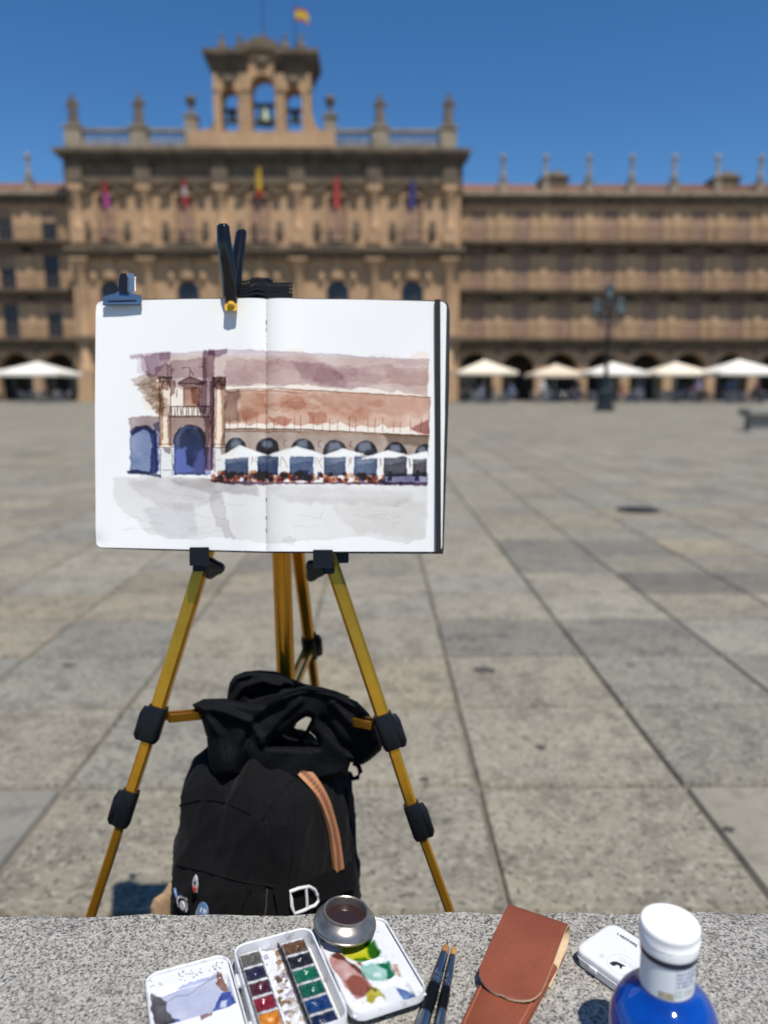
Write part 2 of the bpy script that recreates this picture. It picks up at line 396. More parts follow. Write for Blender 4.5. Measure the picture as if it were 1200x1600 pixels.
for (xa, xb, y0, y1, r, g, b) in far:
    n0 = len(m_.f); bb = 0.006
    m_.add([(xa + gap, y0 + gap * 1.8, -0.014), (xb - gap, y0 + gap * 1.8, -0.014), (xb - gap, y1 - gap * 1.8, -0.014), (xa + gap, y1 - gap * 1.8, -0.014),
            (xa + gap + bb, y0 + gap * 1.8 + bb, 0), (xb - gap - bb, y0 + gap * 1.8 + bb, 0), (xb - gap - bb, y1 - gap * 1.8 - bb, 0), (xa + gap + bb, y1 - gap * 1.8 - bb, 0)],
           [(4, 5, 6, 7), (0, 1, 5, 4), (1, 2, 6, 5), (2, 3, 7, 6), (3, 0, 4, 7)])
    tones += [(r, g, b, 1)] * 20
me = bpy.data.meshes.new('paving_slabs'); me.from_pydata(m_.v, [], m_.f); me.materials.append(M['slab_far'])
ca = me.color_attributes.new('tone', 'FLOAT_COLOR', 'CORNER'); ca.data.foreach_set('color', np.array(tones, np.float32).ravel())
o = from_mesh('paving_slabs', me, ground); o['kind'] = 'stuff'

# old stains on the slabs
M['stain'] = mat('paving_stain', (0.055, 0.05, 0.045), 0.8, var=[(60, 4, (0.12, 0.11, 0.09), 0.45, 0.7, 0.8)])
for px, py, r in ((757, 1047, 0.034), (1138, 1296, 0.012), (108, 1040, 0.02), (845, 1168, 0.016), (664, 1218, 0.012), (985, 1040, 0.015), (740, 1000, 0.012)):
    c = at_z(px, py, 0); m_ = MB(); ring = [(c.x + r * RNG.uniform(0.7, 1.3) * math.cos(a), c.y + r * 0.9 * RNG.uniform(0.7, 1.3) * math.sin(a)) for a in [2 * math.pi * k / 14 for k in range(14)]]
    m_.slab(ring, 0.0008, 0.0022); m_.build('ground_stain', M['stain'], ground)

# manhole cover
c = at_z(997, 797, 0)
mh = thing('manhole_cover', (c.x, c.y, 0), 'dark round iron manhole cover set flat in the paving', 'manhole cover')
m_ = MB(); m_.lathe([(0.17, 0.001), (0.17, 0.005), (0.15, 0.006), (0.147, 0.003), (0.02, 0.003)], 36, c); m_.build('frame_ring', M['man_iron'], mh)
m_ = MB(); m_.lathe([(0.144, 0.002), (0.144, 0.0065), (0.138, 0.0075)], 36, c)
for k in range(5):
    for j in range(5): m_.box(c.x - 0.09 + k * 0.04, c.x - 0.07 + k * 0.04, c.y - 0.09 + j * 0.04, c.y - 0.07 + j * 0.04, 0.0074, 0.0105)
m_.build('lid', M['man_iron'], mh)

# ------------------------------------------------------------------ facades
def wall_open(mb, x0, x1, z0, z1, y, depth, ops, back=False, seg=14):
    def q(a, b, c, d): mb.add([a, b, c, d], [(0, 1, 2, 3)])
    def face(xa, xb, za, zb):
        if xb - xa < 1e-5 or zb - za < 1e-5: return
        for yy in ((y, y + depth) if back else (y,)): q((xa, yy, za), (xb, yy, za), (xb, yy, zb), (xa, yy, zb))
    cur = x0
    for (cx, hw, za, zt, arch) in sorted(ops):
        xa, xb = cx - hw, cx + hw
        face(cur, xa, z0, z1); face(xa, xb, z0, za)
        sp = zt - hw if arch else zt
        q((xa, y, za), (xa, y + depth, za), (xa, y + depth, sp), (xa, y, sp)); q((xb, y, za), (xb, y + depth, za), (xb, y + depth, sp), (xb, y, sp))
        if za > z0 + 1e-4: q((xa, y, za), (xb, y, za), (xb, y + depth, za), (xa, y + depth, za))
        if arch:
            pts = [(cx - hw * math.cos(math.pi * k / seg), sp + hw * math.sin(math.pi * k / seg)) for k in range(seg + 1)]
            for (pa, qa), (pb, qb) in zip(pts, pts[1:]):
                for yy in ((y, y + depth) if back else (y,)): q((pa, yy, qa), (pb, yy, qb), (pb, yy, z1), (pa, yy, z1))
                q((pa, y, qa), (pa, y + depth, qa), (pb, y + depth, qb), (pb, y, qb))
        else:
            face(xa, xb, zt, z1); q((xa, y, zt), (xb, y, zt), (xb, y + depth, zt), (xa, y + depth, zt))
        cur = xb
    face(cur, x1, z0, z1)
    q((x0, y, z0), (x0, y + depth, z0), (x0, y + depth, z1), (x0, y, z1)); q((x1, y, z0), (x1, y + depth, z0), (x1, y + depth, z1), (x1, y, z1))
    q((x0, y, z1), (x1, y, z1), (x1, y + depth, z1), (x0, y + depth, z1))

def window(parent, cx, hw, z0, z1, y, blind):
    t = 0.09
    m_ = MB()
    m_.box(cx - hw, cx - hw + t, y, y + 0.1, z0, z1); m_.box(cx + hw - t, cx + hw, y, y + 0.1, z0, z1)
    m_.box(cx - hw + t, cx + hw - t, y, y + 0.1, z1 - t, z1); m_.box(cx - hw + t, cx + hw - t, y, y + 0.1, z0, z0 + t)
    m_.box(cx - t / 2, cx + t / 2, y, y + 0.1, z0 + t, z1 - t)
    for f in (0.33, 0.66): m_.box(cx - hw + t, cx + hw - t, y + 0.02, y + 0.07, z0 + (z1 - z0) * f - 0.02, z0 + (z1 - z0) * f + 0.02)
    w = m_.build('window', M['wood'], parent)
    m_ = MB(); m_.box(cx - hw + 0.01, cx + hw - 0.01, y + 0.11, y + 0.13, z0 + 0.01, z1 - 0.01); m_.build('pane', M['pane'], w)
    if blind > 0:
        m_ = MB(); zz = z1 - t - (z1 - z0 - 2 * t) * blind; n = max(4, int((z1 - t - zz) / 0.12))
        for k in range(n):
            a = zz + (z1 - t - zz) * k / n; b = zz + (z1 - t - zz) * (k + 1) / n
            m_.add([(cx - hw + 0.03, y - 0.04, a), (cx + hw - 0.03, y - 0.04, a), (cx + hw - 0.03, y - 0.015, b), (cx - hw + 0.03, y - 0.015, b)], [(0, 1, 2, 3)])
        m_.build('blind', M['blind'], w)
    return w

def railing(mb, x0, x1, y0, z0, h=1.0, sides=None):
    mb.box(x0, x1, y0 - 0.025, y0 + 0.025, z0 + h - 0.05, z0 + h); mb.box(x0, x1, y0 - 0.02, y0 + 0.02, z0 + 0.06, z0 + 0.09)
    n = int((x1 - x0) / 0.16)
    for k in range(n + 1):
        x = x0 + (x1 - x0) * k / n
        mb.box(x - 0.011, x + 0.011, y0 - 0.011, y0 + 0.011, z0, z0 + h - 0.05)
    if sides:
        for x in (x0, x1): mb.box(x - 0.02, x + 0.02, y0, sides, z0 + h - 0.05, z0 + h)

YW = 64.0                                                          # wall plane of the wings
BAY = 3.505
Z1, Z2, Z3, ZC = 4.96, 8.75, 12.46, 16.1                           # floor lines and cornice
def pinnacle(parent, x, y, z0):
    m_ = MB()
    m_.box(x - 0.26, x + 0.26, y - 0.26, y + 0.26, z0, z0 + 0.75); m_.box(x - 0.32, x + 0.32, y - 0.32, y + 0.32, z0 + 0.75, z0 + 0.87)
    m_.lathe([(0.13, 0.87), (0.2, 1.0), (0.23, 1.25), (0.15, 1.5), (0.10, 1.62), (0.14, 1.8), (0.15, 2.2), (0.11, 2.3), (0.2, 2.42), (0.24, 2.56), (0.16, 2.7), (0.05, 2.85), (0.01, 2.95)], 10, (x, y, z0))
    m_.build('pinnacle', M['stone_pale'], parent, 40)

def wing(label, x0, x1, centers, blinds):
    b = thing('arcade_building', ((x0 + x1) / 2, YW + 6, 0), label, 'building', 'arcaded wings of the square')
    hw = 1.37
    # ground arcade with its back wall, ceiling and shop fronts
    m_ = MB(); wall_open(m_, x0, x1, 0, Z1 - 0.35, YW, 0.85, [(c, hw, 0, 3.86, True) for c in centers], back=True); m_.build('arcade_wall', M['stone'], b)
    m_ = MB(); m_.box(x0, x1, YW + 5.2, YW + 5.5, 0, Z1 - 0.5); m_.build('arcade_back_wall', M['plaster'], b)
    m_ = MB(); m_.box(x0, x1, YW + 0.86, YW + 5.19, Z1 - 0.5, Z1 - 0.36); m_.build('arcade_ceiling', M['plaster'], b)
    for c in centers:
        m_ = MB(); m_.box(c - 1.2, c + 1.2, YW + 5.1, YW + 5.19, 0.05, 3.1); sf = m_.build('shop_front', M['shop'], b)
        m_ = MB(); m_.box(c - 1.1, c - 0.05, YW + 5.06, YW + 5.095, 0.5, 2.9); m_.build('pane', M['pane'], sf)
        m_ = MB(); m_.box(c + 0.05, c + 1.1, YW + 5.06, YW + 5.095, 0.2, 2.9); m_.build('pane', M['pane'], sf)
        # moulded arch ring, proud of the wall
        m_ = MB(); seg = 16
        for k in range(seg):
            ring = []
            for kk in (k, k + 1):
                a = math.pi * kk / seg
                ring.append([(c - r * math.cos(a), yy, 3.86 - hw + r * math.sin(a)) for r, yy in ((hw + 0.01, YW - 0.07), (hw + 0.24, YW - 0.07), (hw + 0.24, YW + 0.01), (hw + 0.01, YW + 0.01))])
            m_.loft(ring, cap=False)
        m_.build('arch_moulding', M['stone'], b)
        x = c - BAY / 2
        if x > x0 + 0.3:
            m_ = MB(); m_.M = Matrix.Translation((x, YW - 0.02, 4.05)) @ Matrix.Rotation(math.pi / 2, 4, 'X')
            m_.lathe([(0.34, -0.05), (0.34, 0.06), (0.26, 0.10), (0.22, 0.05), (0.16, 0.12), (0.05, 0.16)], 14); m_.build('medallion', M['stone_dark'], b, 40)
            m_ = MB(); m_.box(x - 0.44, x + 0.44, YW - 0.06, YW + 0.3, 2.36, 2.5); m_.build('pier_cap', M['stone'], b)
            m_ = MB(); m_.box(x - 0.43, x + 0.43, YW - 0.05, YW + 0.3, 0, 0.55); m_.build('pier_base', M['stone_dark'], b)
    # three storeys
    for s, (za, zb) in enumerate(((Z1, Z2), (Z2, Z3), (Z3, ZC))):
        wz0, wz1 = za + 0.08, za + 2.75 - 0.25 * (s == 2)
        m_ = MB(); wall_open(m_, x0, x1, za - 0.345, zb - 0.35, YW, 0.35, [(c, 0.62, wz0, wz1, False) for c in centers]); m_.build('storey_wall', M['stone'], b)
        for k, c in enumerate(centers):
            window(b, c, 0.62, wz0, wz1, YW + 0.05, blinds[(k + s) % len(blinds)])
            m_ = MB()                                              # architrave and little hood
            m_.box(c - 0.84, c - 0.63, YW - 0.07, YW + 0.05, wz0, wz1 + 0.2); m_.box(c + 0.63, c + 0.84, YW - 0.07, YW + 0.05, wz0, wz1 + 0.2)
            m_.box(c - 0.63, c + 0.63, YW - 0.07, YW + 0.05, wz1 + 0.003, wz1 + 0.2); m_.box(c - 0.98, c + 0.98, YW - 0.13, YW + 0.05, wz1 + 0.203, wz1 + 0.36)
            m_.build('window_surround', M['stone'], b)
            x = c - BAY / 2
            if x > x0 + 0.3:
                m_ = MB(); m_.box(x - 0.3, x + 0.3, YW - 0.12, YW + 0.05, za + 0.02, zb - 0.36); m_.box(x - 0.38, x + 0.38, YW - 0.2, YW + 0.05, zb - 0.75, zb - 0.5); m_.build('pilaster', M['stone'], b)
        m_ = MB()
        m_.box(x0, x1, YW - 0.98, YW + 0.02, za - 0.13, za); m_.box(x0, x1, YW - 0.80, YW + 0.02, za - 0.25, za - 0.133); m_.box(x0, x1, YW - 0.45, YW + 0.02, za - 0.348, za - 0.253)
        balc = m_.build('balcony', M['stone_dark'], b)
        m_ = MB(); m_.box(x0, x1, YW - 0.2, YW + 0.02, za - 0.95, za - 0.352); m_.build('shade_band', M['stone_dark'], b)  # dark stone strip added to deepen the shade under the balcony
        m_ = MB(); railing(m_, x0 + 0.05, x1 - 0.05, YW - 0.92, za + 0.002, 0.98); m_.build('railing', M['iron'], balc)
    # cornice, eaves, roof
    m_ = MB()
    m_.box(x0, x1, YW - 0.35, YW + 0.4, ZC - 0.75, ZC - 0.352); m_.box(x0, x1, YW - 0.62, YW + 0.4, ZC - 0.349, ZC - 0.15)
    m_.build('cornice', M['stone_dark'], b)
    m_ = MB(); m_.box(x0, x1, YW - 0.72, YW + 0.4, ZC - 0.147, ZC + 0.1); m_.build('cornice_edge', M['stone_pale'], b)
    m_ = MB(); m_.add([(x0, YW - 0.70, ZC + 0.105), (x1, YW - 0.70, ZC + 0.105), (x1, YW + 2.6, ZC + 1.42), (x0, YW + 2.6, ZC + 1.42), (x1, YW + 9, ZC + 0.2), (x0, YW + 9, ZC + 0.2)], [(0, 1, 2, 3), (3, 2, 4, 5)])
    n = int((x1 - x0) / 0.5)
    for k in range(n):
        x = x0 + 0.12 + (x1 - x0 - 0.3) * k / n
        m_.tube([(x, YW - 0.72, ZC + 0.12), (x, YW + 2.6, ZC + 1.44)], 0.09, 5)
    m_.build('roof', M['roof'], b)
    m_ = MB(); m_.box(x0, x1, YW + 0.6, YW + 9, 5.6, ZC - 0.4); m_.build('rear_block', M['plaster'], b)
    return b

right_c = [8.05 + BAY * k for k in range(10)]
rw = wing('long four storey sandstone arcade wing right of the clock tower block', 6.66, 8.05 + BAY * 9.5, right_c, [1.0])
for px in (785, 851, 918, 985, 1051, 1118, 1185): pinnacle(rw, at_y(px, 262, YW).x, YW - 0.42, ZC + 0.1)
pinnacle(rw, at_y(1252, 262, YW).x, YW - 0.42, ZC + 0.1)
for px in (868, 1136):
    x = at_y(px, 275, YW + 1).x
    m_ = MB(); m_.box(x - 1.0, x + 1.0, YW + 0.9, YW + 3, ZC + 0.5, ZC + 1.55); m_.box(x - 0.7, x + 0.7, YW + 0.85, YW + 0.9, ZC + 0.75, ZC + 1.4)
    m_.loft([[(x - 1.2, YW + 0.7, ZC + 1.56), (x + 1.2, YW + 0.7, ZC + 1.56), (x + 1.2, YW + 3, ZC + 1.56), (x - 1.2, YW + 3, ZC + 1.56)], [(x - 0.2, YW + 0.9, ZC + 2.05), (x + 0.2, YW + 0.9, ZC + 2.05), (x + 0.2, YW + 3, ZC + 2.05), (x - 0.2, YW + 3, ZC + 2.05)]])
    m_.build('dormer', M['stone_dark'], rw)
left_c = [-25.95 - BAY * k for k in range(8)]
lw = wing('short stretch of sandstone arcade wing left of the clock tower block', -25.95 - BAY * 7.5, -24.22, left_c, [0.25, 0.0, 0.4])
for px in (48, -18): pinnacle(lw, at_y(px, 270, YW).x, YW - 0.42, ZC + 0.1)

# ---- town hall with belfry
YT = 62.9
fz = lambda py: at_y(600, py, YT).z
fx = lambda px, py=300: at_y(px, py, YT).x
hall = thing('town_hall', (fx(413), YT + 6, 0), 'richly carved sandstone town hall with rooftop statues and a three arched belfry', 'building')
HX0, HX1 = fx(106), fx(720)
bays = [fx(p) for p in (165, 288, 405, 526, 645)]
cols = [fx(p) for p in (121, 227, 346, 465, 585, 703)]
zEnt, zTop, zMid, zLow = fz(290), fz(250), fz(388), fz(530)
m_ = MB(); wall_open(m_, HX0, HX1, 0, zLow, YT, 0.9, [(x, 1.55, 0, 4.2, True) for x in bays], back=True); m_.build('arcade_wall', M['stone'], hall)
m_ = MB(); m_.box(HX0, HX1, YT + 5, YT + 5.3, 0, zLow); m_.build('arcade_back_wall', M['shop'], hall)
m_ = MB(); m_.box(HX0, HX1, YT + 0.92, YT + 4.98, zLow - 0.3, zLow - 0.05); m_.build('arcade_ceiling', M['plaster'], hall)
m_ = MB(); wall_open(m_, HX0, HX1, zLow + 0.003, zMid, YT + 0.005, 0.4, [(x, 0.9, zLow + 0.3, zMid - 2.4, True) for x in bays]); m_.build('storey_wall', M['stone'], hall)
m_ = MB(); wall_open(m_, HX0, HX1, zMid + 0.003, zTop - 0.003, YT, 0.4, [(x, 0.72, zMid + 0.35, zEnt - 0.8, False) for x in bays]); m_.build('storey_wall', M['stone'], hall)
for x in bays:
    window(hall, x, 0.72, zMid + 0.35, zEnt - 0.8, YT + 0.22, 0.95)
    window(hall, x, 0.9, zLow + 0.3, zMid - 2.4, YT + 0.25, 0.0)
    # broken curved hood over each upper window
    m_ = MB(); seg = 12
    for sgn in (-1, 1):
        ring = []
        for k in range(seg + 1):
            a = math.pi * 0.55 * k / seg
            cx_, cz_ = x + sgn * (1.75 - 1.25 * math.sin(a) * 0.75), zEnt - 0.75 + 0.6 * (1 - math.cos(a))
            ring.append([(cx_, YT - 0.5, cz_), (cx_, YT + 0.02, cz_), (cx_, YT + 0.02, cz_ + 0.34), (cx_, YT - 0.5, cz_ + 0.34)])
        m_.loft(ring)
    m_.lathe([(0.28, 0), (0.36, 0.3), (0.30, 0.6), (0.42, 0.75), (0.1, 1.0)], 10, (x, YT - 0.12, zEnt - 0.7))
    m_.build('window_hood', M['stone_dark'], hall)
    m_ = MB()
    m_.box(x - 0.95, x - 0.73, YT - 0.14, YT + 0.05, zMid + 0.35, zEnt - 0.65); m_.box(x + 0.73, x + 0.95, YT - 0.14, YT + 0.05, zMid + 0.35, zEnt - 0.65); m_.box(x - 0.73, x + 0.73, YT - 0.14, YT + 0.05, zEnt - 0.797, zEnt - 0.65)
    m_.build('window_surround', M['stone'], hall)
    # carved crest and side ornaments of the storey below, half lost in shade
    m_ = MB(); m_.lathe([(0.5, 0), (0.62, 0.3), (0.45, 0.7), (0.6, 0.95), (0.35, 1.35), (0.4, 1.5), (0.12, 1.9)], 10, (x, YT - 0.1, zMid - 2.35), sy=0.55)
    m_.build('carved_crest', M['stone'], hall, 50)
    for dx in (-1.25, 1.25):
        m_ = MB(); m_.lathe([(0.2, 0), (0.34, 0.4), (0.26, 0.8), (0.1, 1.1)], 8, (x + dx, YT - 0.06, zMid - 2.6)); m_.build('carved_scroll', M['stone'], hall, 50)
    for dx in (-1.55, 1.55):
        m_ = MB(); m_.lathe([(0.12, 0), (0.3, 0.35), (0.34, 0.7), (0.2, 1.15), (0.26, 1.35), (0.05, 1.6)], 8, (x + dx, YT - 0.04, zMid + 0.5), sy=0.6)
        m_.build('wall_ornament', M['stone_dark'], hall, 50)
    m_ = MB(); m_.box(x - 1.35, x + 1.35, YT - 1.05, YT - 0.02, zMid - 0.02, zMid + 0.2); bl = m_.build('balcony', M['stone_dark'], hall)
    m_ = MB(); railing(m_, x - 1.3, x + 1.3, YT - 1.0, zMid + 0.203, 0.95, YT); m_.build('railing', M['iron'], bl)
for x in cols:
    m_ = MB(); m_.box(x - 0.62, x + 0.62, YT - 0.55, YT + 0.02, 0, 2.3); m_.lathe([(0.50, 2.3), (0.5, 2.5), (0.42, 2.6), (0.40, zMid - 1.8), (0.46, zMid - 1.7), (0.58, zMid - 1.25), (0.66, zMid - 1.0)], 16, (x, YT - 0.12, 0)); m_.box(x - 0.72, x + 0.72, YT - 0.85, YT + 0.02, zMid - 0.98, zMid - 0.82)
    m_.build('column', M['stone'], hall, 40)
    m_ = MB(); m_.box(x - 0.5, x + 0.5, YT - 0.42, YT + 0.02, zMid + 0.32, zMid + 1.3); m_.lathe([(0.38, 1.3), (0.40, 1.45), (0.32, 1.55), (0.30, zEnt - zMid - 1.3), (0.34, zEnt - zMid - 1.2), (0.48, zEnt - zMid - 0.6), (0.52, zEnt - zMid - 0.45)], 16, (x, YT - 0.1, zMid)); m_.box(x - 0.56, x + 0.56, YT - 0.62, YT + 0.02, zEnt - 0.44, zEnt - 0.02)
    m_.build('column', M['stone'], hall, 40)
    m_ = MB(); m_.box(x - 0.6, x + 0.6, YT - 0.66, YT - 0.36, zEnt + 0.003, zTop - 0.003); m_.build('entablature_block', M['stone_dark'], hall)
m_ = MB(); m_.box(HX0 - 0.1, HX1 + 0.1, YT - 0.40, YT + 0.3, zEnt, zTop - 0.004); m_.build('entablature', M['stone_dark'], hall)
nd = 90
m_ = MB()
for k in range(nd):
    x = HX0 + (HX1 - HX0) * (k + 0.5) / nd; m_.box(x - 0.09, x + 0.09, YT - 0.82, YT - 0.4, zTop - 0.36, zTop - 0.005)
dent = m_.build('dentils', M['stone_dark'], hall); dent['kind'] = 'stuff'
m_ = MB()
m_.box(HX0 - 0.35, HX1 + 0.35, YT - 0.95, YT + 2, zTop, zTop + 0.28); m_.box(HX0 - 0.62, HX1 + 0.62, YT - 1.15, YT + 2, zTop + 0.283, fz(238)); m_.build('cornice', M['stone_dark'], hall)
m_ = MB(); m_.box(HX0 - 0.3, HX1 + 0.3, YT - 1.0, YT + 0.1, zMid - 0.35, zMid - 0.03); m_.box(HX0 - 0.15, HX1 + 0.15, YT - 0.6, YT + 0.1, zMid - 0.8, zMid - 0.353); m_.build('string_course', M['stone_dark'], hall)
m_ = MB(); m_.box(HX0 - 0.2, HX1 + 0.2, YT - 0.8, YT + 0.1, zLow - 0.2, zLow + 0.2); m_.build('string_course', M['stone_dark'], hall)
m_ = MB(); m_.box(HX0, HX1, YT + 0.6, YT + 9, 5.3, zTop); m_.build('rear_block', M['plaster'], hall)
# roof terrace: balustrade, pedestals, statues
zb = fz(238)
def pedestal(px, w, top):
    x = fx(px, 220); m_ = MB(); m_.box(x - w, x + w, YT - 1.0, YT - 0.1, zb + 0.003, top - 0.15); m_.box(x - w - 0.1, x + w + 0.1, YT - 1.1, YT, top - 0.147, top)
    m_.build('pedestal', M['stone_pale'], hall); return x
zped = fz(203)
def statue(px, h, lean, arm):
    x = pedestal(px, 0.62, zped); m_ = MB(); n = 14; y = YT - 0.55
    prof = [(0.40, 0.0), (0.44, 0.06), (0.36, 0.12), (0.34, 0.3), (0.29, 0.48), (0.24, 0.58), (0.31, 0.70), (0.33, 0.77), (0.16, 0.82), (0.10, 0.845), (0.155, 0.88), (0.17, 0.93), (0.12, 0.98), (0.03, 1.0)]
    rings = []
    for r, t in prof:
        rings.append([(x + lean * h * t * t + r * 1.02 * math.cos(a) * (1 + 0.13 * math.cos(5 * a + 9 * t) * (t < 0.7)), y + 0.75 * r * math.sin(a) * (1 + 0.12 * math.cos(4 * a + 7 * t) * (t < 0.7)), zped + 0.002 + h * t) for a in [2 * math.pi * j / n for j in range(n)]])
    m_.loft(rings)
    sx = x + lean * h * 0.55
    m_.tube([(sx - 0.28, y, zped + h * 0.74), (sx - 0.45, y - 0.15, zped + h * 0.58), (sx - 0.2, y - 0.3, zped + h * 0.50)], [0.11, 0.10, 0.06], 7)
    m_.tube([(sx + 0.28, y, zped + h * 0.74), (sx + 0.46 + arm, y - 0.1, zped + h * (0.6 + arm)), (sx + 0.34 + arm, y - 0.25, zped + h * (0.5 + 2 * arm))], [0.11, 0.10, 0.06], 7)
    m_.build('statue', M['stone_dark'], hall, 50)
statue(121, 2.35, -0.02, 0.0); statue(222, 2.4, 0.02, 0.05); statue(594, 2.4, -0.02, 0.03); statue(699, 2.45, 0.02, 0.0)
for px in (303, 517):
    x = pedestal(px, 0.45, fz(186)); m_ = MB()
    m_.lathe([(0.3, 0), (0.18, 0.15), (0.16, 0.7), (0.34, 0.9), (0.42, 1.1), (0.40, 1.25), (0.2, 1.4), (0.05, 1.55)], 12, (x, YT - 0.55, fz(186) + 0.002)); m_.build('urn', M['stone_dark'], hall, 40)
def balustrade(pa, pb):
    xa, xb = fx(pa, 220), fx(pb, 220); zr = fz(207)
    m_ = MB(); m_.box(xa, xb, YT - 0.8, YT - 0.35, zb + 0.002, zb + 0.3); m_.box(xa, xb, YT - 0.8, YT - 0.35, zr - 0.2, zr)
    n = int((xb - xa) / 0.3)
    for k in range(n):
        x = xa + (xb - xa) * (k + 0.5) / n
        m_.lathe([(0.07, zb + 0.3), (0.11, zb + 0.5), (0.06, zb + 0.9), (0.08, zr - 0.2)], 6, (x, YT - 0.57, 0))
    m_.build('balustrade', M['stone_pale'], hall)
for a, b_ in ((133, 210), (234, 293), (527, 582), (606, 687)): balustrade(a, b_)
# belfry
bx = lambda px: at_y(px, 160, YT).x
zq = lambda py: at_y(410, py, YT).z
m_ = MB(); m_.box(bx(300), bx(522), YT - 1.2, YT + 1.6, zb + 0.004, zq(213)); m_.build('belfry_base', M['stone'], hall)
m_ = MB()
wall_open(m_, bx(337), bx(487), zq(212.9), zq(120), YT - 0.9, 1.9, [(bx(361.5), bx(374.5) - bx(361.5), zq(212), zq(142), True), (bx(413), bx(431.5) - bx(413), zq(212), zq(123), True), (bx(460.5), bx(473.5) - bx(460.5), zq(212), zq(142), True)], back=True)
for s in (-1, 1):
    e = 337 if s < 0 else 487
    P = [(e, 212.5), (e + 24 * s, 212.5), (e + 24 * s, 206), (e + 18 * s, 203), (e + 11 * s, 203), (e + 7 * s, 199), (e + 3.5 * s, 190), (e + 1.5 * s, 180), (e, 176)]
    m_.prism([(bx(a), zq(c_)) for a, c_ in P], YT - 0.2, YT + 0.9)
bel = m_.build('belfry', M['stone'], hall)
for tiers in (((335, 389.5, 124, 115), (332, 390, 115, 106), (328, 390.5, 106, 97), (325, 391, 97, 89)), ((435.5, 490, 124, 115), (435, 493, 115, 106), (434.5, 497, 106, 97), (434, 500, 97, 89))):
    m_ = MB()
    for k, (xa, xb, za, zb_) in enumerate(tiers):
        g = 0.4 + 0.22 * k
        m_.box(bx(xa), bx(xb), YT - 0.55 - g, YT + 1.3 + g, zq(za) + 0.002, zq(zb_) + (0.004 if k < 3 else 0))
    m_.build('belfry_cornice', M['stone_dark'], bel)
m_ = MB(); m_.box(bx(392), bx(433), YT - 0.8, YT + 1.2, zq(120) + 0.002, zq(88)); m_.build('belfry_gable', M['stone'], bel)
for px in (341, 381.5, 389.5, 436.5, 444, 484):
    m_ = MB(); m_.box(bx(px - 3), bx(px + 3), YT - 1.12, YT - 0.897, zq(211), zq(124)); m_.box(bx(px - 4.2), bx(px + 4.2), YT - 1.22, YT - 0.896, zq(150), zq(146)); m_.box(bx(px - 4), bx(px + 4), YT - 1.2, YT - 0.895, zq(212.4), zq(207)); m_.build('belfry_pilaster', M['stone'], bel)
for px, py in ((361.5, 133), (460.5, 133), (413, 103)):
    m_ = MB(); m_.lathe([(0.15, 0), (0.42, 0.15), (0.5, 0.4), (0.3, 0.7), (0.08, 0.85)], 10, (bx(px), YT - 0.9, zq(py) - 0.4), sy=0.5); m_.build('carved_shield', M['stone_dark'], bel, 50)
m_ = MB()
for (xa, xb, za, zb_) in ((388, 437, 88, 82), (385, 440, 82, 77), (391, 434, 77, 73), (400, 425, 73, 68)):
    m_.box(bx(xa), bx(xb), YT - 1.2, YT + 1.3, zq(za) + 0.002, zq(zb_))
m_.lathe([(0.45, 0), (0.3, 0.25), (0.14, 0.5), (0.05, 0.8)], 10, (bx(412), YT, zq(68)))
m_.build('belfry_pediment', M['stone_dark'], bel)
for px in (350, 377, 447, 472):
    m_ = MB(); m_.lathe([(0.45, 0), (0.48, 0.14), (0.3, 0.24), (0.38, 0.55), (0.26, 0.9), (0.11, 1.1), (0.17, 1.28), (0.13, 1.42), (0.02, 1.6)], 10, (bx(px), YT - 0.1, zq(89) + 0.002)); m_.build('finial', M['stone_dark'], bel, 40)
for px, py, r in ((361.5, 180, 0.46), (413, 176, 0.78), (460.5, 180, 0.46)):
    m_ = MB(); z0 = zq(py) - r * 0.9
    m_.lathe([(r, 0), (r * 1.02, 0.06 * r), (r * 0.82, 0.35 * r), (r * 0.62, 0.9 * r), (r * 0.5, 1.3 * r), (r * 0.2, 1.5 * r)], 18, (bx(px), YT + 0.35, z0)); m_.build('bell', M['bronze'], bel, 40)
    m_ = MB(); w = bx(373.5) - bx(361.5) if r < 0.6 else bx(430) - bx(413)
    m_.box(bx(px) - w, bx(px) + w, YT + 0.2, YT + 0.5, z0 + 1.5 * r, z0 + 1.5 * r + 0.28); m_.box(bx(px) - w, bx(px) + w, YT - 0.1, YT, zq(208), zq(206)); m_.build('bell_yoke', M['wood'], bel)
m_ = MB(); m_.tube([(bx(412.5), YT + 0.4, zq(69)), (bx(412.5), YT + 0.4, zq(-12))], 0.035, 6); m_.build('lightning_rod', M['iron'], bel)

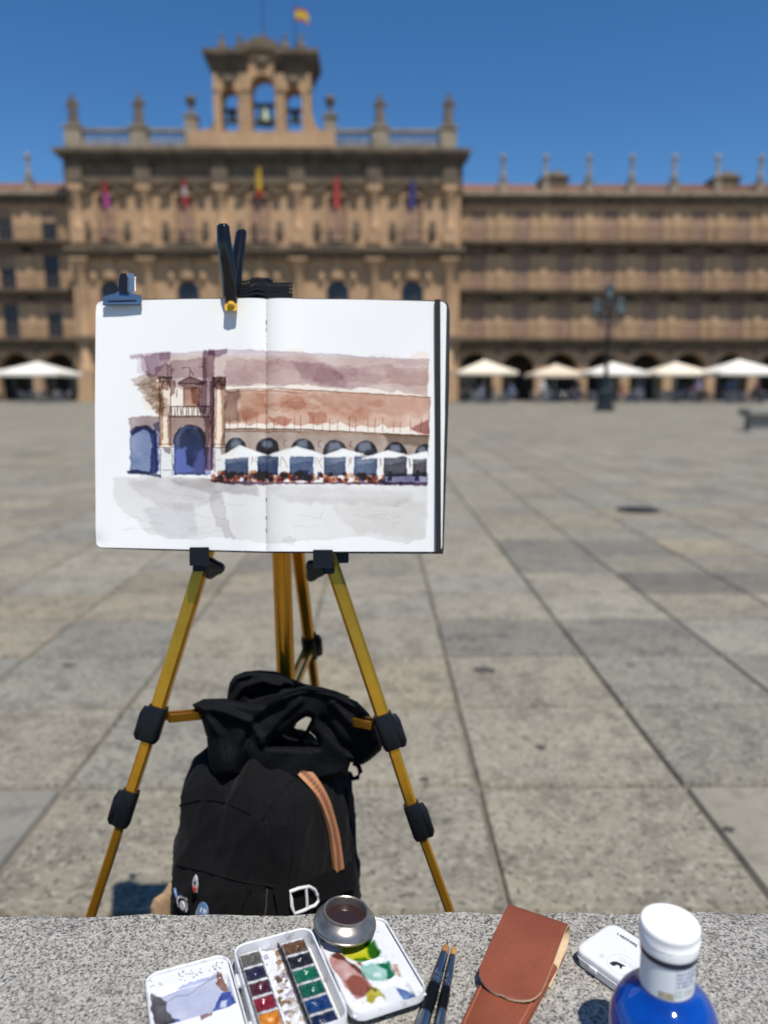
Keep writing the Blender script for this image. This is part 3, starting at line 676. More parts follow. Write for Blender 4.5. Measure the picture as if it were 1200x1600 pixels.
# flags on the upper balconies and on the belfry
def flag(px, py0, py1, stripes, label, sway):
    x = at_y(px, 300, YT - 1.4).x; z1, z0 = at_y(px, py0, YT - 1.4).z, at_y(px, py1, YT - 1.4).z
    t = thing('flag', (x, YT - 1.1, zMid + 1.2), label, 'flag', 'flags along the upper balconies')
    m_ = MB(); m_.tube([(x, YT - 0.98, zMid + 0.9), (x, YT - 1.55, z1 + 0.15)], 0.03, 6); m_.lathe([(0.03, 0), (0.07, 0.06), (0.03, 0.13), (0.005, 0.18)], 8, (x, YT - 1.56, z1 + 0.14)); m_.build('pole', M['wood'], t)
    m_ = MB(); nu, nv = 10, 16; vs = []
    for j in range(nv + 1):
        for i in range(nu + 1):
            u, v = i / nu, j / nv
            ww = 0.15 + 0.12 * v
            vs.append((x + (u - 0.5) * 2 * ww + sway * v * v, YT - 1.5 + 0.12 * math.sin(u * 9 + v * 2) * (0.4 + v) + 0.35 * v * (1 - v), z1 + (z0 - z1) * v + 0.15 * (u - 0.5) * (1 - v)))
    for j in range(nv):
        for i in range(nu):
            a = j * (nu + 1) + i
            v = (j + 0.5) / nv
            m_.f.append((a, a + 1, a + nu + 2, a + nu + 1)); m_.mi.append(next(k for k, (lim, _) in enumerate(stripes) if v <= lim))
    m_.v = vs
    m_.build('cloth', [c for _, c in stripes], t, 60)
FC = {k: mat('flag_' + k, c, 0.8, var=[(3, 2, tuple(v * 0.7 for v in c), 0.4, 0.7, 0.6)]) for k, c in dict(purple=(0.42, 0.06, 0.26), red=(0.36, 0.03, 0.03), white=(0.5, 0.42, 0.4), yellow=(0.62, 0.42, 0.04), blue=(0.055, 0.06, 0.22), coral=(0.50, 0.075, 0.06)).items()}
flag(164, 283, 325, [(0.45, FC['red']), (1.1, FC['purple'])], 'magenta flag hanging from the leftmost upper balcony', 0.22)
flag(288, 278, 322, [(0.3, FC['red']), (0.62, FC['white']), (1.1, FC['red'])], 'red flag with a pale band, second from the left', 0.1)
flag(405, 262, 308, [(0.72, FC['yellow']), (1.1, FC['red'])], 'yellow flag with a red lower end at the middle balcony', 0.06)
flag(526, 276, 326, [(1.1, FC['coral'])], 'plain coral red flag right of the middle balcony', 0.03)
flag(645, 280, 325, [(1.1, FC['blue'])], 'dark blue flag on the rightmost upper balcony', -0.03)
t = thing('flagpole', (bx(462), YT + 0.3, zq(90)), 'thin rooftop flagpole flying a small red and yellow flag', 'flagpole')
m_ = MB(); m_.tube([(bx(462), YT + 0.3, zq(90) + 0.003), (bx(462), YT + 0.3, zq(6))], [0.05, 0.03], 8); m_.lathe([(0.03, 0), (0.07, 0.07), (0.005, 0.15)], 8, (bx(462), YT + 0.3, zq(6))); m_.build('pole', M['iron'], t)
m_ = MB(); x0_ = bx(462); zA, zB = zq(8), zq(28); vs = []
for j in range(10):
    for i in range(13):
        u, v = i / 12, j / 9
        vs.append((x0_ + 0.05 + u * 1.0, YT + 0.3 + 0.12 * math.sin(u * 7 + v), zA + (zB - zA) * v - 0.35 * u * u))
m_.v = vs
for j in range(9):
    for i in range(12):
        a = j * 13 + i; m_.f.append((a, a + 1, a + 14, a + 13)); m_.mi.append(0 if j < 2 or j > 6 else 1)
m_.build('cloth', [FC['red'], FC['yellow']], t, 60)

# ------------------------------------------------------------------ street lamp on the square
c = at_z(940, 642, 0)
LX, LY = at_y(950, 520, 34.0).x, 34.0
lamp = thing('street_lamp', (LX, LY, 0), 'tall dark iron street lamp with five lanterns standing on the square', 'street lamp')
m_ = MB(); m_.lathe([(0.45, 0), (0.45, 0.18), (0.36, 0.24), (0.32, 0.75), (0.36, 0.82), (0.24, 0.95), (0.2, 1.25)], 8, (LX, LY, 0)); m_.build('base', M['lampgreen'], lamp)
m_ = MB(); m_.lathe([(0.15, 1.25), (0.13, 1.4), (0.10, 1.6), (0.085, 3.0), (0.11, 3.05), (0.075, 3.15), (0.06, 4.4), (0.12, 4.5), (0.05, 4.6), (0.05, 4.75)], 12, (LX, LY, 0)); m_.build('post', M['lampgreen'], lamp, 40)
def lantern(x, y, z):
    m_ = MB(); m_.lathe([(0.05, -0.06), (0.10, 0), (0.10, 0.02)], 6, (x, y, z)); m_.lathe([(0.21, 0.44), (0.22, 0.48), (0.12, 0.58), (0.06, 0.62), (0.05, 0.68), (0.012, 0.76)], 6, (x, y, z))
    for k in range(6):
        a = math.pi / 3 * k; m_.tube([(x + 0.1 * math.cos(a), y + 0.1 * math.sin(a), z + 0.01), (x + 0.19 * math.cos(a), y + 0.19 * math.sin(a), z + 0.45)], 0.012, 4)
    l = m_.build('lantern', M['lampgreen'], lamp)
    m_ = MB(); m_.lathe([(0.092, 0.022), (0.18, 0.438)], 6, (x, y, z)); m_.build('glass', M['lampglass'], l)
lantern(LX, LY, 4.76)
for k in range(4):
    a = math.radians(20 + 90 * k); ca_, sa = math.cos(a), math.sin(a)
    m_ = MB(); m_.tube([(LX + r * ca_, LY + r * sa, z) for r, z in ((0.05, 3.75), (0.3, 3.62), (0.55, 3.72), (0.68, 3.95), (0.68, 4.1))], 0.03, 6); m_.tube([(LX + r * ca_, LY + r * sa, z) for r, z in ((0.05, 4.1), (0.25, 4.0), (0.4, 3.85), (0.5, 3.74))], 0.018, 5)
    m_.build('arm', M['lampgreen'], lamp)
    lantern(LX + 0.68 * ca_, LY + 0.68 * sa, 4.12)

# ------------------------------------------------------------------ granite benches
def bench(x0, x1, y0, y1, label):
    t = thing('granite_bench', ((x0 + x1) / 2, (y0 + y1) / 2, 0), label, 'bench', 'granite benches on the square')
    nx = max(30, int((x1 - x0) / 0.03)); rr = random.Random(3)
    m_ = MB(); rings = []
    for i in range(nx + 1):
        x = x0 + (x1 - x0) * i / nx; j = lambda s=0.0011: rr.gauss(0, s)
        rings.append([(x, y0 + 0.10, 0.33), (x, y0 + j(), 0.385), (x, y0 + j(), 0.494), (x, y0 + 0.006, 0.4995), (x, y0 + 0.03, 0.5), (x, y1 - 0.03, 0.5), (x, y1 - 0.008 + j(0.0016), 0.4990 + j(0.0008)), (x, y1 + j(0.0022), 0.491 + j(0.0016)), (x, y1 + j(), 0.385), (x, y1 - 0.10, 0.33)])
    m_.loft(rings); m_.build('seat_slab', M['granite'], t)
    L_ = x1 - x0
    for f in (0.265, 0.735):
        m_ = MB(); m_.bbox(x0 + L_ * (f - 0.23), x0 + L_ * (f + 0.23), y0 + 0.13, y1 - 0.13, 0, 0.328, 0.01); m_.build('support_block', M['granite'], t)
bench(-1.25, 1.45, 0.07, 0.6145, 'speckled grey granite bench carrying the paints and the bottle')
c = at_z(1172, 674, 0)
bench(c.x - 0.05, c.x + 2.6, 17.5, 18.1, 'distant low granite bench cut off by the right edge')

# ------------------------------------------------------------------ terrace in front of the arcade
def parasol(px, Y, w, canvas, label, z_edge=2.12, rise=0.82):
    x = at_y(px, 575, Y).x
    t = thing('parasol', (x, Y, 0), label, 'parasol', 'square terrace parasols before the arcade')
    m_ = MB(); m_.bbox(x - 0.45, x + 0.45, Y - 0.45, Y + 0.45, 0, 0.1, 0.02); m_.build('base', M['cane'], t)
    m_ = MB(); m_.lathe([(0.035, 0.1), (0.035, z_edge + rise + 0.02), (0.05, z_edge + rise + 0.05), (0.01, z_edge + rise + 0.16)], 10, (x, Y, 0)); m_.build('pole', M['alu'], t)
    m_ = MB(); n = 8; N = 4 * n; rings = []
    for k in range(9):
        f = k / 8; h = w * f; ring = []
        for e in range(4):
            for i in range(n):
                s = -1 + 2 * i / n; a = e * math.pi / 2
                u, v = h * 1.0, h * s
                sag = -0.07 * f * (1 - s * s) * (w / 2)
                ring.append((x + u * math.cos(a) - v * math.sin(a), Y + u * math.sin(a) + v * math.cos(a), z_edge + rise * (1 - f) ** 1.12 + sag * 0.4 * f))
        rings.append(ring)
    rings.append([(p[0], p[1], p[2] - 0.2) for p in rings[-1]])
    rings = rings[::-1]
    rings[-1] = [(x + (p[0] - x) * 0.02 + 0.001 * math.cos(k), Y + 0.001 * math.sin(k), p[2]) for k, p in enumerate(rings[-1])]
    m_.loft(rings, cap=False); m_.build('canopy', canvas, t, 25)
    for e in range(4):
        a = math.pi / 4 + e * math.pi / 2; d = w * math.sqrt(2) * 0.96
        m_ = MB(); m_.tube([(x + 0.05 * math.cos(a), Y + 0.05 * math.sin(a), z_edge + rise - 0.1), (x + d * math.cos(a), Y + d * math.sin(a), z_edge - 0.015)], 0.016, 5); m_.build('rib', M['alu'], t)
    return x
PAR = [(60, 55, 2.3, 'canvas_white', 'white square parasol alone at the far left before the arcade', 2.06, 0.78),
       (757, 54, 2.0, 'canvas_cream', 'cream parasol nearest the sketchbook, first of the right hand row', 2.12, 0.82),
       (868, 57, 1.95, 'canvas_beige', 'shade-toned beige parasol second along the right hand row', 2.02, 0.72),
       (957, 54, 1.95, 'canvas_white', 'white parasol behind the iron street lamp', 2.08, 0.7),
       (1055, 55.5, 2.05, 'canvas_cream', 'pale parasol fourth along the right hand row', 2.08, 0.76),
       (1154, 53, 2.25, 'canvas_white', 'white parasol at the right end of the row', 2.08, 0.86)]
px_x = [parasol(px, Y, w, M[cv], lb, ze, rs) for px, Y, w, cv, lb, ze, rs in PAR]

def make_table():
    t = thing('terrace_table', (0, 0, 0), 'small round grey terrace table among chairs under the parasols', 'table', 'terrace tables')
    m_ = MB(); m_.lathe([(0.34, 0.72), (0.35, 0.73), (0.35, 0.745), (0.34, 0.75)], 20); m_.build('table_top', M['tabletop'], t)
    m_ = MB(); m_.lathe([(0.03, 0.03), (0.03, 0.719)], 8); m_.build('stem', M['alu'], t)
    m_ = MB(); m_.lathe([(0.22, 0), (0.22, 0.02), (0.04, 0.03)], 16); m_.build('foot', M['alu'], t)
    return t
def make_chair(m_seat):
    t = thing('terrace_chair', (0, 0, 0), 'terrace chair with dark woven seat and metal legs under the parasols', 'chair', 'terrace chairs')
    m_ = MB(); m_.bbox(-0.21, 0.21, -0.21, 0.21, 0.43, 0.46, 0.01); m_.build('seat', m_seat, t)
    m_ = MB(); m_.loft([[(-0.2, 0.19, 0.52), (0.2, 0.19, 0.52), (0.2, 0.215, 0.52), (-0.2, 0.215, 0.52)], [(-0.21, 0.24, 0.84), (0.21, 0.24, 0.84), (0.21, 0.265, 0.84), (-0.21, 0.265, 0.84)]]); m_.build('backrest', m_seat, t)
    for sx in (-1, 1):
        m_ = MB(); m_.tube([(0.2 * sx, -0.2, 0), (0.19 * sx, -0.19, 0.429)], 0.014, 6); m_.build('leg', M['alu'], t)
        m_ = MB(); m_.tube([(0.2 * sx, 0.25, 0), (0.225 * sx, 0.2, 0.45), (0.225 * sx, 0.27, 0.86)], 0.014, 6); m_.build('leg', M['alu'], t)
        m_ = MB(); m_.tube([(0.23 * sx, -0.18, 0.42), (0.25 * sx, -0.18, 0.64), (0.25 * sx, 0.22, 0.66)], 0.014, 6); m_.build('armrest', M['alu'], t)
    return t
tab0, ch0 = make_table(), make_chair(M['cane'])
seats = []
WH = ['by the white parasol at far left', 'by the cream parasol beside the sketchbook', 'by the shade-toned second parasol', 'by the white parasol behind the lamp', 'by the fourth parasol of the row', 'by the rightmost parasol']
first_t = first_c = True
rr = random.Random(21)
for k, x in enumerate(px_x):
    Y = PAR[k][1]
    for (dx, dy) in ((-1.0, -1.7), (0.95, -1.5), (-0.1, 0.9)) if k else ((0.3, -1.6), (1.6, -1.2)):
        tx, ty = x + dx + rr.uniform(-0.2, 0.2), Y + dy + rr.uniform(-0.25, 0.25)
        t = tab0 if first_t else copy_tree(tab0); first_t = False
        t.location = (tx, ty, 0); t['label'] = 'small round grey terrace table %s' % WH[k]
        n = 3; a0 = rr.uniform(0, 6.28)
        for j in range(n):
            a = a0 + j * 2 * math.pi / n + rr.uniform(-0.25, 0.25)
            o = ch0 if first_c else copy_tree(ch0); first_c = False
            o.location = (tx + 0.62 * math.cos(a), ty + 0.62 * math.sin(a), 0)
            o.rotation_euler.z = a - math.pi / 2; o['label'] = 'dark woven terrace chair %s' % WH[k]
            seats.append((o.location.x, o.location.y, a))

# ---- people: one skinned surface each
def person_mesh(kind):
    J = {}
    if kind == 'sit':
        J = dict(pel=(0, 0.02, 0.53), chest=(0, 0.06, 0.92), neck=(0, 0.05, 1.09), head=(0, 0.02, 1.22), top=(0, 0.03, 1.33), nose=(0, -0.075, 1.20),
                 ls=(-0.19, 0.05, 1.03), le=(-0.27, -0.03, 0.78), lw=(-0.17, -0.27, 0.76), lh=(-0.13, -0.35, 0.76), rs=(0.19, 0.05, 1.03), re=(0.26, 0.0, 0.77), rw=(0.15, -0.24, 0.80), rh=(0.10, -0.31, 0.82),
                 lhip=(-0.10, -0.02, 0.53), lk=(-0.13, -0.44, 0.53), la=(-0.13, -0.44, 0.09), lt=(-0.14, -0.60, 0.05), rhip=(0.10, -0.02, 0.53), rk=(0.13, -0.43, 0.54), ra=(0.13, -0.36, 0.09), rt=(0.14, -0.52, 0.05))
    else:
        w = 0.22 if kind == 'walk' else 0.0
        J = dict(pel=(0, 0, 0.94), chest=(0, 0.0, 1.30), neck=(0, 0.0, 1.49), head=(0, -0.02, 1.61), top=(0, -0.01, 1.72), nose=(0, -0.12, 1.60),
                 ls=(-0.19, 0, 1.42), le=(-0.25, 0.03 + w * 0.6, 1.14), lw=(-0.25, -0.06 + w * 0.5, 0.90), lh=(-0.24, -0.09 + w * 0.5, 0.81), rs=(0.19, 0, 1.42), re=(0.25, 0.03 - w * 0.6, 1.14), rw=(0.25, -0.10 - w * 0.9, 0.92), rh=(0.24, -0.14 - w, 0.84),
                 lhip=(-0.09, 0, 0.92), lk=(-0.10, -0.03 - w, 0.50), la=(-0.10, 0.02 - w * 0.9, 0.08), lt=(-0.11, -0.14 - w * 0.9, 0.045), rhip=(0.09, 0, 0.92), rk=(0.10, -0.02 + w * 0.3, 0.50), ra=(0.10, 0.03 + w * 1.3, 0.08 + w * 0.25), rt=(0.12, -0.12 + w * 1.2, 0.045 + w * 0.1))
    R = dict(pel=0.135, chest=0.145, neck=0.055, head=0.092, top=0.06, nose=0.018, ls=0.065, le=0.045, lw=0.033, lh=0.032, rs=0.065, re=0.045, rw=0.033, rh=0.032, lhip=0.095, lk=0.062, la=0.042, lt=0.036, rhip=0.095, rk=0.062, ra=0.042, rt=0.036)
    E_ = [('pel', 'chest'), ('chest', 'neck'), ('neck', 'head'), ('head', 'top'), ('head', 'nose'), ('chest', 'ls'), ('ls', 'le'), ('le', 'lw'), ('lw', 'lh'), ('chest', 'rs'), ('rs', 're'), ('re', 'rw'), ('rw', 'rh'), ('pel', 'lhip'), ('lhip', 'lk'), ('lk', 'la'), ('la', 'lt'), ('pel', 'rhip'), ('rhip', 'rk'), ('rk', 'ra'), ('ra', 'rt')]
    names = list(J); me = bpy.data.meshes.new('person')
    me.from_pydata([J[n] for n in names], [(names.index(a), names.index(b)) for a, b in E_], [])
    o = link(bpy.data.objects.new('person_tmp', me))
    md = o.modifiers.new('skin', 'SKIN'); md.use_smooth_shade = True
    for i, n in enumerate(names):
        sv = me.skin_vertices[0].data[i]; r = R[n]
        sv.radius = (r, r * (0.72 if n in ('pel', 'chest') else 1.0)); sv.use_root = (n == 'pel')
    o.modifiers.new('sub', 'SUBSURF').levels = 2
    dg = bpy.context.evaluated_depsgraph_get(); dg.update()
    out = bpy.data.meshes.new_from_object(o.evaluated_get(dg))
    bpy.data.objects.remove(o)
    sit = kind == 'sit'
    zh = J['neck'][2] + 0.03; hip = J['pel'][2] + (0.05 if sit else 0.02)
    idx = []
    lw, rw_ = Vector(J['lw']), Vector(J['rw'])
    for p in out.polygons:
        c_ = p.center
        if c_.z > J['head'][2] + 0.035 or (c_.z > zh + 0.02 and c_.y > J['head'][1] + 0.03): idx.append(3)
        elif c_.z > zh or (c_ - lw).length < 0.10 or (c_ - rw_).length < 0.10: idx.append(0)
        elif c_.z < 0.1: idx.append(3)
        elif c_.z > hip or (sit and c_.y > 0.05 and c_.z > 0.5): idx.append(1)
        else: idx.append(2)
    out.materials.clear()
    for m in (M['skin'],) * 4: out.materials.append(m)
    out.polygons.foreach_set('material_index', idx)
    mn = min(v.co.z for v in out.vertices)
    if not sit or True:
        for v in out.vertices: v.co.z -= mn
    return out
PM = {k: person_mesh(k) for k in ('sit', 'stand', 'walk')}
CL = {k: mat('cloth_' + k, c, 0.85) for k, c in dict(black=(0.012, 0.012, 0.014), navy=(0.03, 0.04, 0.10), grey=(0.22, 0.22, 0.23), white=(0.6, 0.6, 0.58), blue=(0.10, 0.17, 0.33), plum=(0.13, 0.05, 0.10), tan=(0.38, 0.25, 0.15), jeans=(0.06, 0.09, 0.17), red=(0.35, 0.05, 0.05), brown=(0.06, 0.035, 0.02), lilac=(0.24, 0.22, 0.36)).items()}
def person(kind, x, y, rz, top, legs, label, hair='brown'):
    me = PM[kind].copy()
    for i, m in enumerate((M['skin'], CL[top], CL[legs], CL[hair])): me.materials[i] = m
    o = link(bpy.data.objects.new('person', me)); o.location = (x, y, 0); o.rotation_euler.z = rz
    return tag(o, label, 'person', 'people on the terrace')
gx = lambda px, Y: at_y(px, 615, Y).x
person('stand', gx(726, 52), 52, 0.4, 'black', 'black', 'person in black standing under the cream parasol nearest the sketchbook', 'black')
person('walk', gx(848, 51), 51, 1.2, 'white', 'grey', 'person in a white top walking between the first two parasols of the row')
person('stand', gx(902, 51), 51, -0.5, 'black', 'navy', 'person in dark clothes standing left of the street lamp')
person('walk', gx(1002, 52.5), 52.5, -1.3, 'navy', 'jeans', 'person in navy walking right of the street lamp')
person('stand', gx(1092, 51.5), 51.5, 0.8, 'lilac', 'black', 'person in a lilac top standing before the fourth parasol')
person('stand', gx(1140, 52), 52, -0.7, 'blue', 'navy', 'person in a blue top standing under the rightmost parasol')
person('walk', gx(1183, 51), 51, 1.4, 'plum', 'black', 'person in a plum top walking at the far right of the terrace')
picks = [(k, s) for k, s in enumerate(seats) if s[1] < PAR[0][1] + 0.2][:]
rr.shuffle(picks)
tops = [('grey', 'navy', 'brown'), ('blue', 'jeans', 'brown'), ('plum', 'navy', 'black'), ('white', 'jeans', 'brown'), ('tan', 'grey', 'black'), ('navy', 'black', 'brown'), ('red', 'jeans', 'black'), ('lilac', 'grey', 'brown'), ('grey', 'black', 'black'), ('blue', 'grey', 'black')]
for (k, (sx_, sy_, a)), (tp, lg, hr) in zip(picks, tops):
    par = min(range(6), key=lambda i: abs(px_x[i] - sx_))
    where = ['white parasol at far left', 'cream parasol beside the sketchbook', 'shade-toned second parasol', 'parasol behind the street lamp', 'fourth parasol', 'rightmost parasol'][par]
    person('sit', sx_, sy_, a - math.pi / 2, tp, lg, 'person in a %s top and %s trousers seated under the %s' % (tp, lg, where), hr)

# ------------------------------------------------------------------ watercolour painter (fills colour attributes of real sheets)
class Paint:
    def __init__(s, x0, y0, w, h, step=1.0):
        s.nx, s.ny = int(w / step) + 1, int(h / step) + 1
        s.X, s.Y = np.meshgrid(x0 + np.arange(s.nx) * step, y0 + np.arange(s.ny) * step)
        s.step = step
        s.C = np.ones((s.ny, s.nx, 3)); s.seed = 11; s.cache = {}; s.rnd = random.Random(3)
    def window(s, pts, pad):
        xs, ys = [p[0] for p in pts], [p[1] for p in pts]; x0, y0 = s.X[0, 0], s.Y[0, 0]
        i0, i1 = int(max(0, (min(xs) - pad - x0) / s.step)), int(min(s.nx, (max(xs) + pad - x0) / s.step + 2))
        j0, j1 = int(max(0, (min(ys) - pad - y0) / s.step)), int(min(s.ny, (max(ys) + pad - y0) / s.step + 2))
        return slice(j0, max(j1, j0 + 2)), slice(i0, max(i1, i0 + 2))
    def noise(s, sc, octv=3, sy=None, win=None):
        key = (sc, octv, sy)
        L_ = s.cache.setdefault(key, [])
        if len(L_) < 3: L_.append(s.noise_full(sc, octv, sy)); a = L_[-1]
        else: a = s.rnd.choice(L_)
        if s.rnd.random() < 0.5: a = a[::-1]
        if s.rnd.random() < 0.5: a = a[:, ::-1]
        return a[win] if win else a
    def noise_full(s, sc, octv=3, sy=None):
        sy = sy or sc; out = np.zeros_like(s.X); amp, tot = 1.0, 0.0
        for o in range(octv):
            s.seed += 1; r = np.random.RandomState(s.seed)
            gx_, gy_ = (s.X - s.X.min()) / sc * 2 ** o, (s.Y - s.Y.min()) / sy * 2 ** o
            G = r.rand(int(gy_.max()) + 3, int(gx_.max()) + 3)
            ix, iy = gx_.astype(int), gy_.astype(int); fx_, fy_ = gx_ - ix, gy_ - iy
            fx_ = fx_ * fx_ * (3 - 2 * fx_); fy_ = fy_ * fy_ * (3 - 2 * fy_)
            out += amp * ((G[iy, ix] * (1 - fx_) + G[iy, ix + 1] * fx_) * (1 - fy_) + (G[iy + 1, ix] * (1 - fx_) + G[iy + 1, ix + 1] * fx_) * fy_)
            tot += amp; amp *= 0.5
        return out / tot
    def inside(s, poly, wx, wy, win):
        X, Y = s.X[win] + wx, s.Y[win] + wy
        m = np.zeros(X.shape, bool); n = len(poly)
        for i in range(n):
            (xa, ya), (xb, yb) = poly[i], poly[(i + 1) % n]
            if ya == yb: continue
            c_ = (ya > Y) != (yb > Y)
            m ^= c_ & (X < (xb - xa) * (Y - ya) / (yb - ya) + xa)
        return m.astype(float)
    def blur(s, a, r):
        for ax in (0, 1):
            p = np.pad(a, [(r + 1, r) if k == ax else (0, 0) for k in (0, 1)], mode='edge')
            c_ = np.cumsum(p, axis=ax)
            a = (np.take(c_, range(2 * r + 1, c_.shape[ax]), ax) - np.take(c_, range(0, c_.shape[ax] - 2 * r - 1), ax)) / (2 * r + 1)
        return a
    def mask(s, poly, warp=1.5, wsc=9, soft=1, win=None):
        m = s.inside(poly, (s.noise(wsc, win=win) - 0.5) * 2 * warp * 1.6, (s.noise(wsc, win=win) - 0.5) * 2 * warp * 1.6, win)
        return s.blur(m, soft) if soft else m
    def wash(s, poly, rgb, d=1.0, warp=1.5, wsc=9, soft=1, var=0.35, vsc=26, edge=0.35, er=3, vsy=None):
        win = s.window(poly, warp * 2 + (soft + er + 1) * s.step)
        m = s.mask(poly, warp, wsc, soft, win)
        e = m * np.clip(1 - s.blur(m, er), 0, 1) * 2
        den = m * d * (1 + var * 2 * (s.noise(vsc, 4, vsy, win) - 0.5) + 0.16 * (s.noise(2.2, 2, None, win) - 0.5)) + edge * e * d
        t = np.clip(np.array([c_ for c_ in srgb(*rgb)]) / srgb(246, 246, 244), 0.004, 1)
        s.C[win] *= t ** np.clip(den, 0, 3)[..., None]
    def body(s, poly, rgb, a=1.0, warp=0.6, wsc=6, soft=1):
        win = s.window(poly, warp * 2 + (soft + 1) * s.step)
        m = (s.mask(poly, warp, wsc, soft, win) * a)[..., None]
        s.C[win] = s.C[win] * (1 - m) + m * np.array(srgb(*rgb)) / 0.93
    def ink(s, pts, w=0.8, rgb=(60, 45, 40), d=0.9, jit=0.5):
        win = s.window(pts, w + jit * 3 + 2 * s.step)
        D = np.full(s.X[win].shape, 1e9)
        wx, wy = (s.noise(8, 2, None, win) - 0.5) * 2 * jit * 2, (s.noise(8, 2, None, win) - 0.5) * 2 * jit * 2
        X, Y = s.X[win] + wx, s.Y[win] + wy
        for (xa, ya), (xb, yb) in zip(pts, pts[1:]):
            dx, dy = xb - xa, yb - ya; L2 = dx * dx + dy * dy + 1e-9
            t = np.clip(((X - xa) * dx + (Y - ya) * dy) / L2, 0, 1)
            D = np.minimum(D, (X - xa - t * dx) ** 2 + (Y - ya - t * dy) ** 2)
        m = np.clip(w * 0.5 + 0.6 - np.sqrt(D), 0, 1) * (0.55 + 0.6 * s.noise(7, 2, None, win)) * d
        t = np.array(srgb(*rgb)) / 0.93
        s.C[win] *= t ** np.clip(m, 0, 1.2)[..., None]

def arch(cx, hw, top, bot, n=12):
    return [(cx - hw, bot)] + [(cx - hw * math.cos(math.pi * k / n), top + hw - hw * math.sin(math.pi * k / n)) for k in range(n + 1)] + [(cx + hw, bot)]

def paint_sketch():
    P = Paint(149, 466, 548, 396)
    R2 = random.Random(5)
    # warm under-wash of the whole building
    P.wash([(240, 590), (262, 556), (670, 560), (670, 684), (350, 676), (350, 700), (246, 700)], (250, 229, 208), 1.0, 1.2, var=0.25, edge=0.15)
    P.wash([(426, 552), (470, 545), (475, 553)], (250, 232, 214), 0.8, 2); P.wash([(640, 556), (655, 547), (672, 549), (672, 560)], (248, 226, 206), 0.9, 2)
    P.wash([(214, 590), (248, 588), (250, 652), (226, 640)], (252, 232, 212), 0.9, 3, soft=2, edge=0.1)
    # upper mauve wall
    top = [(221, 554), (245, 551), (267, 552), (325, 549), (353, 547), (416, 549), (483, 552.6), (611, 558), (671, 559)]
    P.wash(top + [(669, 617), (640, 614), (620, 609), (611, 613), (590, 607), (566, 604), (546, 610), (528, 605), (510, 607), (480, 602), (458, 603), (431, 607), (414, 601), (397, 602), (390, 606), (353, 605), (335, 604), (333, 590), (262, 592), (240, 596), (222, 580)], (192, 170, 174), 0.85, 1.2, var=0.55, vsc=30, edge=0.6, er=2)
    P.wash([(353, 565), (400, 562), (470, 568), (540, 575), (600, 570), (640, 575), (668, 572), (668, 600), (600, 600), (540, 607), (500, 600), (440, 604), (353, 602)], (204, 182, 184), 0.6, 4, 14, var=0.6, edge=0.4, er=2)
    P.wash([(455, 568), (520, 572), (545, 600), (530, 606), (505, 604), (470, 590)], (178, 154, 172), 0.5, 4, 12, soft=2, edge=0.35)
    P.wash([(600, 580), (670, 576), (670, 614), (615, 606)], (214, 190, 176), 0.5, 4, 12, soft=3, edge=0.1)
    P.wash([(202, 556), (222, 553), (224, 560), (204, 561)], (170, 150, 165), 0.8, 0.8)
    P.wash([(213, 560), (228, 556), (236, 588), (215, 586)], (214, 194, 208), 0.8, 2, edge=0.2)
    for pts in ([(225, 558), (240, 553), (268, 551), (262, 568), (246, 584), (238, 592), (230, 588), (228, 570)], [(246, 551), (267, 550), (266, 560), (252, 566)], [(240, 575), (262, 570), (272, 580), (262, 594), (246, 592)]):
        P.wash(pts, (158, 134, 150), 0.7, 2.2, 8, soft=1, var=0.5, edge=0.4)
    # grey-beige brush strokes trailing off to the left
    for k in range(9):
        x, y = 222 + k * 3.2, 590 + k * 6.2
        P.wash([(x - 16 + k * 1.2, y + 6), (x + 8, y - 6), (x + 26 - k, y + 2), (x + 14, y + 12), (x - 8 + k, y + 14)], (176, 158, 146), 0.75, 3.0, 7, soft=1, var=0.6, edge=0.4)
    # between the columns
    P.wash([(262, 566), (322, 560), (322, 600), (300, 612), (270, 606)], (162, 138, 148), 0.75, 2.5, 9, var=0.6)
    P.wash([(318, 548), (335, 548), (334, 640), (332, 736), (322, 738), (320, 660), (308, 640), (316, 600)], (128, 102, 112), 0.9, 1.6, 9, var=0.5, edge=0.4)
    P.wash([(324, 547), (353, 546), (354, 552), (340, 558), (326, 556)], (140, 112, 134), 0.8, 1.2)
    P.wash([(286, 604), (311, 604), (311, 638), (286, 638)], (168, 130, 112), 0.9, 1.0, var=0.6, edge=0.5)
    P.wash([(298, 606), (310, 606), (310, 636), (300, 630)], (142, 100, 82), 0.7, 1.5)
    P.wash([(311, 600), (322, 596), (322, 650), (312, 645)], (120, 92, 100), 0.8, 1.5)
    # two giant columns
    for a, b in ((249, 266), (333, 351)):
        P.wash([(a, 596), (b, 596), (b - 1, 702), (a, 702)], (248, 228, 204), 0.7, 0.6, var=0.2, edge=0.3)
        P.wash([(a - 2, 590), (b + 1, 590), (b, 604), (b - 4, 612), (a + 3, 608)], (128, 98, 92), 1.0, 1.5, 6, var=0.6)
        P.wash([(a, 604), (a + 4, 604), (a + 3, 700), (a, 700)], (170, 138, 120), 0.9, 1.0, 7)
        P.ink([(a, 592), (a - 0.5, 700)], 1.0); P.ink([(b, 594), (b - 0.5, 699)], 0.9); P.ink([(a + 5, 606), (a + 4.5, 690)], 0.5)
        P.ink([(a - 2, 591), (b + 2, 590), (b + 1, 597), (a - 1, 598), (a - 2, 591)], 0.9); P.ink([(a - 5, 702), (b + 4, 702)], 0.9); P.ink([(a - 3, 697), (b + 2, 697)], 0.6)
        for k in range(7): P.ink([(a + R2.uniform(0, b - a), 591), (a + R2.uniform(0, b - a), 604)], 0.8, (70, 45, 40))
    P.wash([(266, 598), (274, 596), (272, 616), (267, 622)], (130, 100, 96), 0.8, 1.5)
